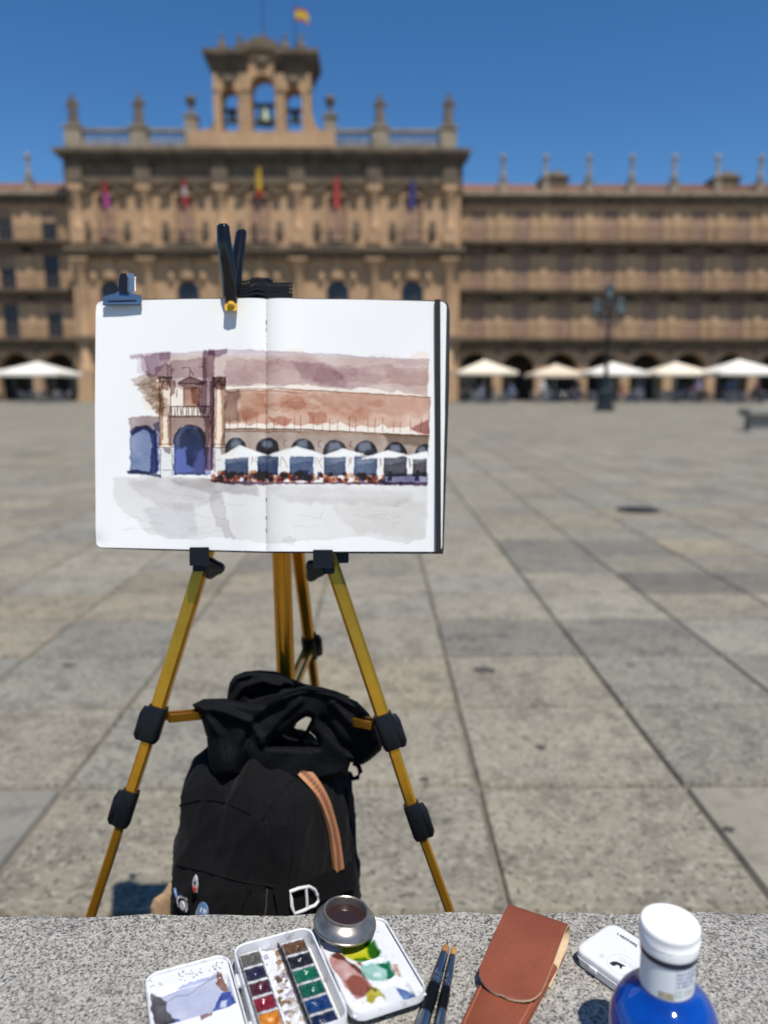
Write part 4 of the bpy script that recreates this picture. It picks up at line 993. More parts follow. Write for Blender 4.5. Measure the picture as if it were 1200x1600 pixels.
    P.wash([(327, 596), (334, 600), (334, 736), (330, 738)], (96, 66, 84), 0.8, 1.0)
    P.wash([(345, 600), (351, 600), (350, 698), (347, 698)], (150, 110, 92), 0.7, 0.8)
    # pediment, window, balcony in ink
    for pts in ([(278, 600), (296, 590), (318, 598)], [(278, 601), (318, 600)], [(281, 604), (315, 602)], [(286, 606), (286, 637)], [(311, 606), (311, 637)], [(289, 607), (308, 607)], [(296, 590), (297, 576), (293, 574)], [(298, 580), (302, 588)], [(262, 588), (262, 572), (258, 568)], [(262, 576), (267, 571)], [(283, 576), (290, 575)], [(310, 574), (318, 574)], [(276, 610), (275, 622)]): P.ink(pts, 0.9, (60, 40, 42), 1.0)
    P.wash([(278, 598), (297, 590), (317, 597), (317, 602), (279, 603)], (120, 90, 92), 0.9, 1.2)
    P.wash([(262, 652), (328, 652), (327, 690), (322, 738), (316, 735), (318, 690), (305, 668), (285, 668), (273, 684), (270, 700), (262, 698)], (140, 114, 110), 1.0, 1.2, var=0.45, edge=0.4)
    P.ink([(267, 637), (327, 637)], 1.3, (40, 30, 34)); P.ink([(266, 654), (328, 653)], 1.1, (45, 34, 36)); P.ink([(267, 637), (262, 655), (261, 662)], 1.0)
    for k in range(14):
        x = 268 + k * 4.4; P.ink([(x, 638), (x + R2.uniform(-1, 1), 653)], 0.8, (45, 34, 36), 0.9)
        if k % 2: P.ink([(x, 653), (x + 4.4, 638)], 0.6, (45, 34, 36), 0.8)
    # left arch and door arch
    P.wash([(201, 656), (222, 653), (248, 654), (248, 678), (240, 672), (220, 668), (203, 677)], (146, 124, 120), 1.0, 1.2, var=0.4)
    P.wash(arch(223.5, 20.5, 669, 744), (98, 116, 158), 1.0, 1.2, var=0.35, edge=0.5)
    P.wash([(232, 672), (243, 680), (246, 742), (234, 744), (236, 700)], (58, 70, 118), 0.9, 1.6, soft=1)
    P.wash([(203, 678), (212, 670), (230, 668), (243, 676), (238, 680), (222, 673), (206, 684)], (50, 56, 92), 0.9, 0.8)
    P.wash([(240, 664), (248, 662), (248, 740), (243, 740)], (84, 92, 150), 0.8, 1.2)
    P.wash(arch(296, 25, 666, 745), (44, 56, 98), 1.15, 0.9, var=0.4, edge=0.35)
    P.wash(arch(300, 19, 672, 738), (52, 64, 92), 0.45, 2, soft=2)
    P.body([(273, 706), (280, 704), (290, 703), (292, 728), (305, 738), (272, 744)], (62, 82, 172), 0.75, 1.8, 7, 1)
    P.body([(308, 712), (320, 704), (322, 742), (300, 742)], (60, 66, 140), 0.5, 2.5, 7, 2)
    P.wash([(322, 700), (330, 702), (330, 744), (322, 746)], (126, 116, 160), 0.8, 1.5)
    # pedestals
    P.wash([(250, 704), (270, 704), (270, 748), (250, 750)], (222, 224, 222), 0.8, 1.0, edge=0.3); P.ink([(250, 704), (250, 750)], 0.7); P.ink([(268, 706), (269, 746)], 0.6); P.ink([(254, 738), (266, 738)], 0.7)
    P.wash([(254, 704), (268, 704), (266, 712), (256, 710)], (120, 104, 108), 0.8, 1.2)
    P.wash([(334, 702), (352, 702), (352, 742), (334, 742)], (214, 214, 208), 0.8, 1.4); P.ink([(336, 704), (336, 740)], 0.6); P.ink([(340, 722), (350, 718)], 0.5)
    # terracotta storey
    bot = [(672, 679), (655, 676), (640, 666), (632, 668), (620, 667), (608, 669), (600, 662), (588, 668), (577, 667), (566, 664), (556, 668), (548, 667), (533, 660), (520, 664), (508, 661), (496, 666), (483, 663), (470, 668), (456, 664), (443, 668), (428, 662), (416, 664), (400, 663), (392, 668), (380, 662), (371, 665), (353, 664)]
    P.wash([(353, 612), (416, 611), (500, 612), (600, 616), (674, 619)] + bot, (206, 166, 148), 1.0, 1.0, 6, var=0.55, vsc=26, edge=0.65, er=2)
    P.wash([(353, 613), (374, 612), (372, 640), (376, 660), (353, 664)], (142, 128, 122), 0.9, 3, 12, soft=2, var=0.5)
    P.wash([(372, 616), (415, 616), (415, 650), (380, 658)], (190, 158, 138), 0.6, 3, 10, soft=2)
    P.wash([(480, 616), (600, 618), (672, 622), (670, 650), (590, 646), (520, 640)], (200, 166, 156), 0.5, 5, 14, soft=2, var=0.7, edge=0.4)
    P.wash([(482, 646), (510, 645), (512, 662), (484, 664)], (186, 128, 108), 0.5, 2, soft=1); P.wash([(420, 655), (455, 655), (450, 668), (430, 668)], (190, 120, 100), 0.6, 3)
    P.wash([(645, 672), (660, 660), (673, 655), (673, 680)], (158, 104, 116), 0.8, 2)
    P.ink([(353, 611), (430, 609), (520, 613), (600, 616), (674, 620)], 1.0, (96, 70, 58)); P.ink([(353, 614), (420, 613), (480, 617)], 0.8, (110, 76, 60)); P.ink([(353, 608), (352, 672)], 0.8, (96, 70, 60)); P.ink([(673, 620), (672, 678)], 0.7, (120, 84, 76))
    for k in range(22):
        x = 360 + k * 14.2 + R2.uniform(-3, 3); P.ink([(x, 650 + R2.uniform(0, 10)), (x + R2.uniform(-0.6, 0.6), 675)], 0.7, (120, 74, 62), 0.8)
    for k in range(26):
        mv = k % 2; x, y = R2.uniform(372, 660), (R2.uniform(562, 600) if mv else R2.uniform(620, 655)); w, h = R2.uniform(14, 44), R2.uniform(5, 15)
        P.wash([(max(356, min(669, x + w * math.cos(a) * R2.uniform(0.6, 1.15))), y + h * math.sin(a) * R2.uniform(0.6, 1.15)) for a in [6.283 * j / 11 for j in range(11)]], R2.choice([(206, 186, 192), (214, 196, 194), (196, 172, 186)] if mv else [(216, 178, 158), (206, 164, 150), (222, 190, 168), (200, 160, 140)]), R2.uniform(0.15, 0.42), 2.5, 8, R2.choice([1, 1, 2]), 0.6, 12, R2.uniform(0.3, 1.4), 2)
    # arcade band and arches
    P.wash([(351, 673), (416, 673), (480, 674), (555, 676), (672, 681), (672, 712), (346, 712), (344, 694)], (152, 126, 108), 1.0, 0.8, var=0.45, vsc=22, edge=0.3)
    P.wash([(600, 678), (672, 681), (672, 700), (610, 692)], (120, 106, 92), 0.6, 2, soft=2)
    P.ink([(350, 673), (480, 673), (560, 676), (673, 681)], 1.6, (74, 58, 52)); P.ink([(352, 677), (470, 677)], 0.7, (90, 66, 56))
    for cx, hw, tp in ((368.5, 16, 687), (419, 17.5, 687), (474, 18, 687.6), (524.6, 18, 689), (573, 18, 690), (620, 17.5, 692), (668, 16, 694)):
        if cx > 660: poly = arch(cx, hw, tp, 712)[:8] + [(671, 694), (671, 712)]
        else: poly = arch(cx, hw, tp, 712)
        P.wash(poly, (84, 90, 110), 1.2, 0.7, var=0.5, edge=0.6, er=2); P.wash(poly, (108, 108, 120), 0.4, 1.5, var=0.8, vsc=12); P.body([(cx - hw * 0.5, tp + 5), (cx + hw * 0.3, tp + 3), (cx + hw * 0.45, tp + 13), (cx - hw * 0.5, tp + 15)] if cx < 660 else [(655, 700), (668, 698), (668, 706), (656, 708)], (112, 124, 150), 0.45, 2.5, 6, 2)
    for x in (444, 498, 548): P.ink([(x + 4, 690), (x, 692), (x, 698), (x + 4, 700)], 0.7, (90, 62, 52))
    # doors behind the parasols
    for a, b, c_ in ((352, 389, (84, 98, 124)), (403, 435, (66, 80, 110)), (454, 490, (92, 108, 140)), (508, 541, (90, 102, 126)), (555, 591, (86, 100, 128)), (602, 638, (74, 74, 84)), (648, 670, (84, 80, 84))):
        P.wash([(a, 714), (b, 714), (b, 744), (a, 744)], c_, 1.15, 0.8, var=0.4, edge=0.5); P.wash([(a + 2, 728), (b - 2, 722), (b - 1, 744), (a + 1, 744)], c_, 0.4, 2)
    # pillars between the doors keep the paper, with a few drips
    for a, b in ((390, 402), (437, 452), (492, 506), (543, 553), (593, 601), (640, 647)):
        P.body([(a, 716), (b, 716), (b, 744), (a, 744)], (238, 234, 226), 0.9, 0.6)
        for k in range(3): P.ink([(a + R2.uniform(1, b - a - 1), 716), (a + R2.uniform(1, b - a - 1), 722 + R2.uniform(0, 12))], 1.0, (120, 96, 88), 0.6)
    # parasols left as bare paper
    W_ = (247, 247, 245)
    for poly in ([(340, 719), (375, 699), (416, 713), (400, 716), (348, 720)], [(421, 713), (464, 699.5), (506, 711), (488, 715), (426, 715)], [(505, 714), (537, 702), (572, 711), (548, 714), (512, 716)], [(564, 718), (608, 704.5), (638, 711), (622, 715)], [(634, 713), (672, 705), (672, 717), (645, 717)]):
        P.body(poly, W_, 1.0, 0.4, 6, 1)
    P.wash([(340, 719), (375, 700), (364, 715)], (240, 226, 204), 0.7, 0.6, edge=0.1); P.wash([(421, 713), (464, 700), (450, 714)], (238, 232, 220), 0.6, 0.6, edge=0.1)
    # terrace crowd
    for k in range(150):
        x = R2.uniform(333, 604); y = R2.uniform(742, 754); r = R2.uniform(2.5, 6)
        c_ = R2.choice([(178, 108, 76), (160, 92, 66), (200, 140, 106), (120, 68, 56), (90, 60, 70), (206, 160, 130), (70, 60, 92)])
        P_poly = [(x - r, y + 2), (x - r * 0.6, y - r * 0.7), (x + r * 0.4, y - r), (x + r, y + 1), (x + r * 0.5, y + r * 0.8)]
        P.wash(P_poly, c_, 0.9, 0.8, 5, 1, 0.4, 8, 0.3)
    P.wash([(604, 744), (625, 740), (648, 742), (671, 738), (671, 757), (600, 757)], (88, 84, 120), 1.0, 1.5, 6, var=0.6)
    for x in (470, 474, 480, 405, 612, 655): P.wash([(x - 3, 752), (x - 1.5, 738), (x + 1.5, 736), (x + 3, 752)], (52, 52, 92), 1.0, 1.2, 5)
    P.wash([(325, 752), (350, 755), (470, 756), (600, 754), (671, 755), (671, 759), (520, 757), (430, 758), (380, 760), (340, 757)], (92, 66, 84), 0.9, 1.0, 6)
    P.wash([(198, 740), (212, 738), (250, 746), (250, 750), (225, 745), (200, 744)], (70, 78, 100), 1.0, 0.8, 6)
    # grey ground
    g = (222, 219, 215)
    P.wash([(176, 752), (240, 748), (330, 752), (420, 759), (672, 758), (672, 842), (640, 848), (560, 838), (470, 846), (440, 850), (395, 848), (360, 842), (300, 846), (262, 845), (226, 838), (214, 818), (182, 796), (178, 775)], g, 1.0, 2.5, 14, var=0.4, vsc=60, edge=0.25)
    P.wash([(196, 756), (262, 750), (330, 756), (345, 780), (300, 800), (260, 796), (215, 775)], (204, 200, 198), 0.7, 4, 12, soft=3, var=0.7, vsy=10)
    P.wash([(262, 752), (330, 752), (400, 758), (404, 775), (330, 772), (275, 760)], (186, 180, 178), 0.7, 3, 12, soft=2, var=0.6, vsy=10)
    P.wash([(328, 775), (345, 770), (352, 810), (366, 846), (355, 840), (336, 815)], (206, 202, 200), 0.8, 4, 10, soft=1, edge=0.7, er=2)
    P.wash([(226, 800), (300, 790), (306, 840), (284, 845), (240, 836)], (208, 207, 212), 0.6, 4, 12, soft=3)
    P.wash([(420, 764), (560, 766), (650, 772), (640, 790), (520, 788), (430, 780)], (212, 208, 204), 0.6, 5, 14, soft=3, var=0.8, vsc=60, vsy=8)
    P.wash([(520, 790), (668, 785), (668, 840), (560, 835)], (216, 211, 203), 0.5, 5, 16, soft=3, var=0.6, vsy=10)
    P.wash([(440, 848), (452, 838), (466, 844), (460, 852)], (214, 211, 208), 0.6, 2, edge=0.8, er=2)
    for k in range(16):
        x, y = R2.uniform(190, 620), R2.uniform(765, 835); P.ink([(x, y), (x + R2.uniform(12, 40), y + R2.uniform(-3, 6)), (x + R2.uniform(40, 60), y + R2.uniform(-4, 10))], 0.5, (190, 186, 182), 0.8, 2)
    P.C = np.clip(P.C, 0.004, 1) ** 0.68
    lum = P.C @ np.array([0.3, 0.6, 0.1]); P.C = P.C * 0.86 + 0.14 * lum[..., None]
    P.C *= (1 - 0.05 * np.clip(P.noise(50, 3) - 0.5, 0, 1))[..., None]
    # dark crease of the gutter
    cr = np.exp(-((P.X - 416) / 0.8) ** 2) * 0.35 * (P.noise(5, 2) > 0.45)
    P.C *= (1 - cr)[..., None]
    return P

def grid_sheet(name, P, pos, material, parent):
    """sheet with one vertex per paint sample; pos(X, Y) -> three arrays of world coordinates"""
    x, y, z = pos(P.X, P.Y)
    vs = np.stack([x, y, z], -1).reshape(-1, 3)
    ny, nx = P.X.shape
    i = np.arange(ny * nx).reshape(ny, nx)
    f = np.stack([i[:-1, :-1], i[1:, :-1], i[1:, 1:], i[:-1, 1:]], -1).reshape(-1, 4)
    me = bpy.data.meshes.new(name)
    me.vertices.add(len(vs)); me.vertices.foreach_set('co', vs.astype(np.float32).ravel())
    me.loops.add(f.size); me.loops.foreach_set('vertex_index', f.ravel().astype(np.int32))
    me.polygons.add(len(f)); me.polygons.foreach_set('loop_start', np.arange(0, f.size, 4, dtype=np.int32))
    me.update(calc_edges=True)
    ca = me.color_attributes.new('paint', 'FLOAT_COLOR', 'POINT')
    col = np.ones((len(vs), 4), np.float32); col[:, :3] = np.clip(P.C, 0, 1).reshape(-1, 3)
    ca.data.foreach_set('color', col.ravel())
    me.materials.append(material)
    return from_mesh(name, me, parent, 60)

# ------------------------------------------------------------------ sketchbook
EN = Vector((0, -1, ESL)).normalized()          # out of the page, towards the painter
EU = Vector((0, ESL, 1)).normalized()
book = thing('sketchbook', at_easel(416, 862, -0.02), 'open sketchbook with a watercolour of the arcaded square on the easel', 'sketchbook')
OFFP = -0.034                                    # page surface, in front of the leg plane
TL, TG, TR = at_easel(149, 470, OFFP), at_easel(416, 466, OFFP), at_easel(698, 471, OFFP)
BL, BG, BR = at_easel(149, 855, OFFP), at_easel(416, 861.5, OFFP), at_easel(691, 862, OFFP)
def page_pos(X, Y):
    v = np.clip((Y - 466) / 396, 0, 1); out = []
    left = X <= 416
    uL = np.clip((X - 149) / 267, 0, 1); uR = np.clip((X - 416) / 281, 0, 1)
    cr = 12.0                                     # rounded outer corners
    yl = np.where(uL * 267 < cr, 1, 0) * 0
    for k in range(3):
        a = (TL[k] * (1 - uL) + TG[k] * uL) * (1 - v) + (BL[k] * (1 - uL) + BG[k] * uL) * v
        b = (TG[k] * (1 - uR) + TR[k] * uR) * (1 - v) + (BG[k] * (1 - uR) + BR[k] * uR) * v
        out.append(np.where(left, a, b))
    d = np.abs(X - 416)
    lift = -0.0035 * np.exp(-(d / 6.0)) + 0.0022 * np.exp(-((d - 26) / 22) ** 2) + 0.0015 * np.sin(X / 70.0 + 1) * v + 0.0010 * np.sin(Y / 60.0 + X / 45.0)
    # page corners bend back a little
    for cx, cy in ((149, 470), (149, 855)): lift = lift - 0.0018 * np.exp(-(((X - cx) / 14) ** 2 + ((Y - cy) / 14) ** 2))
    # round off the outer corners inside the sheet's plane
    ex = np.minimum(X - 149, 697 - X); ey = np.minimum(Y - 466, 862 - Y); r = 9.0
    cornx = np.clip(r - ex, 0, r); corny = np.clip(r - ey, 0, r); dd = np.sqrt(cornx ** 2 + corny ** 2)
    sc_ = np.where(dd > 1e-6, np.minimum(1, np.maximum(cornx, corny) / np.maximum(dd, 1e-6)), 1)
    mx_ = cornx * (1 - sc_); my_ = corny * (1 - sc_)
    sx_ = np.where(X < 420, 1, -1); sy_ = np.where(Y < 660, -1, 1)
    px_m = (TG - TL).length / 267
    out[0] = out[0] + sx_ * mx_ * px_m
    for k in range(3): out[k] = out[k] + EN[k] * lift + EU[k] * sy_ * my_ * px_m
    return out
PS = paint_sketch()
pg = grid_sheet('painted_page', PS, page_pos, M['paper'], book)
pg['label'] = 'loose watercolour of the arcade, parasols and archway'
def easel_box(m_, pts_px, o0, o1, grow=0.0):
    """closed prism between two offsets from the easel plane with an outline in easel-plane pixels"""
    m_.loft([[at_easel(x, y, o0) for x, y in pts_px], [at_easel(x, y, o1) for x, y in pts_px]])
def rr_px(x0, y0, x1, y1, r, n=4):
    return [(p[0], p[1]) for p in rrect(x1 - x0, y1 - y0, r, n, (x0 + x1) / 2, (y0 + y1) / 2)]
m_ = MB(); easel_box(m_, rr_px(150.5, 471, 414.5, 856.5, 8), -0.0305, -0.0205); m_.build('page_block', M['page_edge'], book)
m_ = MB(); easel_box(m_, [(417.5, 470), (690, 473), (696, 478), (695, 660), (689, 858), (417.5, 859)], -0.0305, -0.0205); m_.build('page_block', M['page_edge'], book)
m_ = MB(); easel_box(m_, [(156, 473), (151, 478), (151, 850), (156, 856.5), (240, 859.5), (416, 864), (692, 865.5), (693, 860), (702, 600), (703, 486), (700, 474), (692, 469.5), (416, 465), (230, 467)], -0.0195, -0.0165); m_.build('cover', M['cover'], book)
# elastic band over the right hand page
m_ = MB(); rings = []
for y, ov in [(467.5, -0.019), (467.8, -0.034)] + [(468.5 + 395 * k / 30, -0.0372) for k in range(31)] + [(864.5, -0.034), (865, -0.019)]:
    xl = 679.6 + 1.2 * (y - 468) / 396; rings.append([at_easel(xl, y, ov), at_easel(xl + 8.4, y, ov), at_easel(xl + 8.4, y, ov + 0.001), at_easel(xl, y, ov + 0.001)])
m_.loft(rings); m_.build('elastic_band', M['elastic'], book)
# binding thread stitches in the gutter
for y in (500, 512, 640, 655, 668, 700, 716, 748, 778, 806, 826):
    m_ = MB(); m_.tube([at_easel(416, y, -0.0318), at_easel(416.4, y + 2.5, -0.0330), at_easel(416, y + 5, -0.0318)], 0.0004, 5); m_.build('binding_stitch', M['thread'], book)

# ------------------------------------------------------------------ tripod easel
easel = thing('tripod_easel', (-0.17, 0.95, 0), 'gold aluminium tripod easel with black plastic locks holding the sketchbook', 'easel')
CH = [(-1, -0.62), (-0.62, -1), (-0.2, -1), (-0.12, -0.86), (0.12, -0.86), (0.2, -1), (0.62, -1), (1, -0.62), (1, 0.62), (0.62, 1), (-0.62, 1), (-1, 0.62)]
def leg(p_top, p_lock, p_mid, foot, r1, rear=False):
    p_top, p_lock, p_mid, foot = map(Vector, (p_top, p_lock, p_mid, foot))
    d = (foot - p_top).normalized()
    m_ = MB(); m_.tube([p_top, p_lock], r1, shape=CH, up=(1, 0, 0)); L_ = m_.build('leg', M['gold'], easel, 30)
    m_ = MB(); m_.tube([p_lock - d * 0.01, p_mid], r1 * 0.80, shape=CH, up=(1, 0, 0)); m_.build('middle_tube', M['gold'], L_, 30)
    m_ = MB(); m_.tube([p_mid - d * 0.01, foot - d * 0.03], r1 * 0.62, shape=CH, up=(1, 0, 0)); m_.build('lower_tube', M['gold'], L_, 30)
    for p, rr_ in ((p_lock, r1 * 1.36), (p_mid, r1 * 1.16)):
        m_ = MB(); m_.tube([p - d * 0.02, p - d * 0.015, p + d * 0.016, p + d * 0.02], [rr_ * 0.93, rr_, rr_, rr_ * 0.86], shape=rrect(2, 2, 0.6, 4), up=(1, 0, 0))
        side = Vector((-1, -0.2, 0)) if foot.x < -0.2 else Vector((1, -0.2, 0)); side.normalize()
        q = p + side * rr_ * 1.1
        m_.tube([q - d * 0.02, q - d * 0.012, q + d * 0.012, q + d * 0.017], [0.004, 0.0065, 0.006, 0.003], shape=rrect(2, 2, 0.7, 3), up=(1, 0, 0))
        m_.build('lock_collar', M['black_plastic'], L_, 40)
    m_ = MB(); m_.tube([foot - d * 0.035, foot - d * 0.008, foot - d * 0.0], [r1 * 0.75, r1 * 0.8, r1 * 0.6], 10); m_.build('rubber_foot', M['black_plastic'], L_, 40)
def extend(p, q, z):
    p, q = Vector(p), Vector(q); return p + (q - p) * ((z - p.z) / (q.z - p.z))
la, lb = at_easel(313, 885), at_easel(141, 1425)
ra, rb = at_easel(524, 885), at_easel(712, 1425)
leg(extend(la, lb, 0.965), at_easel(240, 1130), at_easel(197, 1262), extend(la, lb, 0.004), 0.0080)
leg(extend(ra, rb, 0.965), at_easel(606, 1142), at_easel(651, 1282), extend(ra, rb, 0.004), 0.0080)
b0, b1 = at_y(468, 880, 1.00), at_y(492, 1070, 1.10)
rlock = extend(b0, b1, 0.585)
leg(extend(b0, b1, 0.965), rlock, extend(b0, b1, 0.47), extend(b0, b1, 0.004), 0.0082)
COLX, COLY = -0.1215, 0.945
m_ = MB(); m_.tube([(COLX - 0.003, COLY, 1.06), (COLX + 0.004, COLY, 0.535)], 0.0118, 16); cc = m_.build('centre_column', M['gold'], easel, 30)
m_ = MB(); m_.tube([(COLX, COLY, 0.585), (COLX, COLY, 0.58), (COLX, COLY, 0.52), (COLX, COLY, 0.515)], [0.012, 0.016, 0.016, 0.012], 14); m_.build('brace_hub', M['black_plastic'], cc, 40)
m_ = MB(); m_.tube([(COLX, 0.925, 1.0), (COLX, 0.925, 0.93)], [0.034, 0.038], 14); m_.build('head', M['black_plastic'], easel, 40)
hubp = Vector((COLX, COLY, 0.545))
for p in (at_easel(246, 1122), at_easel(598, 1134), rlock):
    p = Vector(p); d = (hubp - p).normalized(); n_ = d.cross(Vector((0, 0, 1))).normalized()
    m_ = MB()
    for s in (-1, 1): m_.tube([p + d * 0.012 + n_ * 0.005 * s, hubp - d * 0.012 + n_ * 0.005 * s], 0.0034, shape=[(-0.7, -1.3), (0.7, -1.3), (0.7, 1.3), (-0.7, 1.3)])
    m_.build('brace', M['gold'], easel)
# book rests on the front legs
for sgn, (x0, y0, x1, y1) in ((1, (296, 855, 327, 884)), (-1, (489, 859, 520, 888))):
    m_ = MB()
    easel_box(m_, rr_px(x0, y0, x1, y1, 2), -0.040, -0.036)
    easel_box(m_, rr_px(x0, y0 + 13, x1, y1 - 6, 2), -0.036, 0.012)
    easel_box(m_, rr_px(x0 + 5, y1 - 10, x1 + 2, y1 + 9, 3), -0.016, 0.014)
    cx = x1 + 6 if sgn > 0 else x0 + 2
    k = m_.build('book_rest', M['black_plastic'], easel, 30)
    m_ = MB(); p = at_easel(cx, y1 + 4, -0.012)
    ring = [[p + Vector((0.011 * r * math.cos(a) * (1 + 0.18 * math.cos(3 * a)), yy, 0.011 * r * math.sin(a) * (1 + 0.18 * math.cos(3 * a)))) for a in [2 * math.pi * j / 24 for j in range(24)]] for r, yy in ((0.8, -0.006), (1, -0.003), (1, 0.004), (0.5, 0.012))]
    m_.loft(ring); m_.build('knob', M['black_gloss'], k, 40)
    if sgn < 0:
        m_ = MB(); easel_box(m_, rr_px(519, 858, 545, 880, 3), -0.004, 0.016); m_.build('rest_arm', M['black_plastic'], k, 30)
# ribbed holder at the top of the mast
m_ = MB()
for i in range(5):
    yb = 463.5 - i * 5.2; rings = []
    for k in range(19):
        x = 368 + (457 - 368) * k / 18
        hump = 5.5 * math.exp(-((x - 402) / 11) ** 2) - 3.0 * (x > 412) * min(1, (x - 412) / 10)
        yt = yb - hump * (0.6 if i == 0 else 1)
        rings.append([at_easel(x, yt, -0.012), at_easel(x, yt - 4.3, -0.012), at_easel(x, yt - 4.3, 0.02), at_easel(x, yt, 0.02)])
    m_.loft(rings)
easel_box(m_, rr_px(372, 446, 452, 466, 2), -0.006, 0.018)
m_.build('top_holder', M['black_plastic'], easel, 30)
m_ = MB(); m_.tube([at_easel(391, 441, 0.004), at_easel(395, 437.5, 0.004), at_easel(418, 437.5, 0.004), at_easel(425, 441, 0.004)], 0.0028, 8); m_.build('top_knob', M['black_gloss'], easel, 40)

# ------------------------------------------------------------------ spring clamp and bulldog clip
clamp = thing('spring_clamp', at_easel(362, 484, -0.04), 'black spring clamp with yellow tips gripping the top of the sketchbook', 'clamp')
def plate(m_, pts_px, offs, thick):
    """rounded bar following pixel points: (x, y, half width px) with a depth offset each"""
    rings = []
    for (x, y, w), o in zip(pts_px, offs):
        rings.append([at_easel(x + w * a * 1.22, y, o + thick * b) for a, b in ((-1, 0.3), (-0.6, -0.2), (0, -0.35), (0.6, -0.2), (1, 0.3), (0.9, 1), (0, 1.15), (-0.9, 1))])
    m_.loft(rings)
m_ = MB(); plate(m_, [(348.5, 349, 4.5), (348.5, 353, 8), (350.5, 380, 9.4), (354, 405, 9.8), (358, 430, 10.2), (359.5, 455, 10.2), (360.5, 472, 8.6), (361, 477, 7)], [-0.066, -0.067, -0.064, -0.058, -0.052, -0.047, -0.043, -0.041], 0.010)
fj = m_.build('front_handle', M['black_gloss'], clamp, 50)
m_ = MB(); plate(m_, [(377.5, 358, 4), (377, 362, 7), (374, 385, 7.8), (370, 410, 8.2), (368, 432, 8.6), (366, 452, 8.6), (364, 466, 7)], [-0.004, -0.004, -0.006, -0.010, -0.013, -0.014, -0.014], 0.010)
m_.build('back_handle', M['black_gloss'], clamp, 50)
m_ = MB(); p = at_easel(362, 432, -0.045); q = at_easel(364, 430, -0.006); m_.tube([p, q], 0.0062, 12); m_.build('spring', M['black_gloss'], clamp, 40)
m_ = MB(); easel_box(m_, rr_px(351, 474, 371, 485.5, 4), -0.0465, -0.0375); m_.tube([at_easel(361, 474, -0.046), at_easel(361, 479, -0.048)], 0.004, 8); m_.build('jaw_pad', M['yellow_rubber'], clamp, 40)
m_ = MB(); easel_box(m_, rr_px(352, 466, 370, 484, 4), -0.0155, -0.011); m_.build('jaw_pad', M['yellow_rubber'], clamp, 40)
clip = thing('bulldog_clip', at_easel(191, 474, -0.036), 'small blue-grey metal clip at the top left corner of the sketchbook', 'clip')
m_ = MB()
o_ = -0.0405
poly = [(161, 477), (160.5, 468), (163, 464.5), (180, 460.5), (186, 456.5), (200, 456), (206, 460), (221, 463.5), (222, 470), (221, 475.5), (218, 476.5)]
easel_box(m_, poly, o_, o_ + 0.0018)
k = m_.build('front_jaw', M['clip_blue'], clip)
m_ = MB(); m_.tube([at_easel(161, 475.5, o_ - 0.0002), at_easel(191, 475.2, o_ - 0.0006), at_easel(221, 474.5, o_ - 0.0002)], 0.0014, 8); m_.build('rolled_edge', M['clip_blue'], k, 40)
m_ = MB(); m_.tube([at_easel(169, 470.4, o_ - 0.0001), at_easel(191, 469.9, o_ - 0.0003), at_easel(213, 469.3, o_ - 0.0001)], 0.0008, 6); m_.build('pressed_groove', M['navy'], k, 40)
m_ = MB(); easel_box(m_, [(a, b - 2) for a, b in poly], -0.0155, -0.0137); m_.build('back_jaw', M['clip_blue'], clip)
m_ = MB(); easel_box(m_, [(182, 457), (200, 457), (203, 463), (180, 463)], -0.0385, -0.0155); m_.build('spine', M['clip_blue'], clip)
m_ = MB()
for k_, (off, dx) in enumerate(((-0.043, 0), (-0.010, 11))):
    rings = []
    for t_ in range(7):
        y = 456.5 - (456.5 - 427) * t_ / 6; w = 7.2 - (3.5 if t_ == 6 else (1.2 if t_ == 5 else 0)); o2 = off + (-0.007 if k_ == 0 else 0.006) * t_ / 6
        rings.append([at_easel(193 + dx - w, y, o2), at_easel(193 + dx + w, y, o2), at_easel(193 + dx + w, y, o2 + 0.0016), at_easel(193 + dx - w, y, o2 + 0.0016)])
    m2 = MB(); m2.loft(rings); hd = m2.build('lever', M['clip_blue'] if k_ else M['navy'], clip)
    m2 = MB(); m2.tube([at_easel(193 + dx + 7.4, 456, off), at_easel(193 + dx + 7.4, 433, off + (-0.005 if k_ == 0 else 0.004))], 0.0009, 6); m2.build('lever_edge', M['steel'], hd, 40)

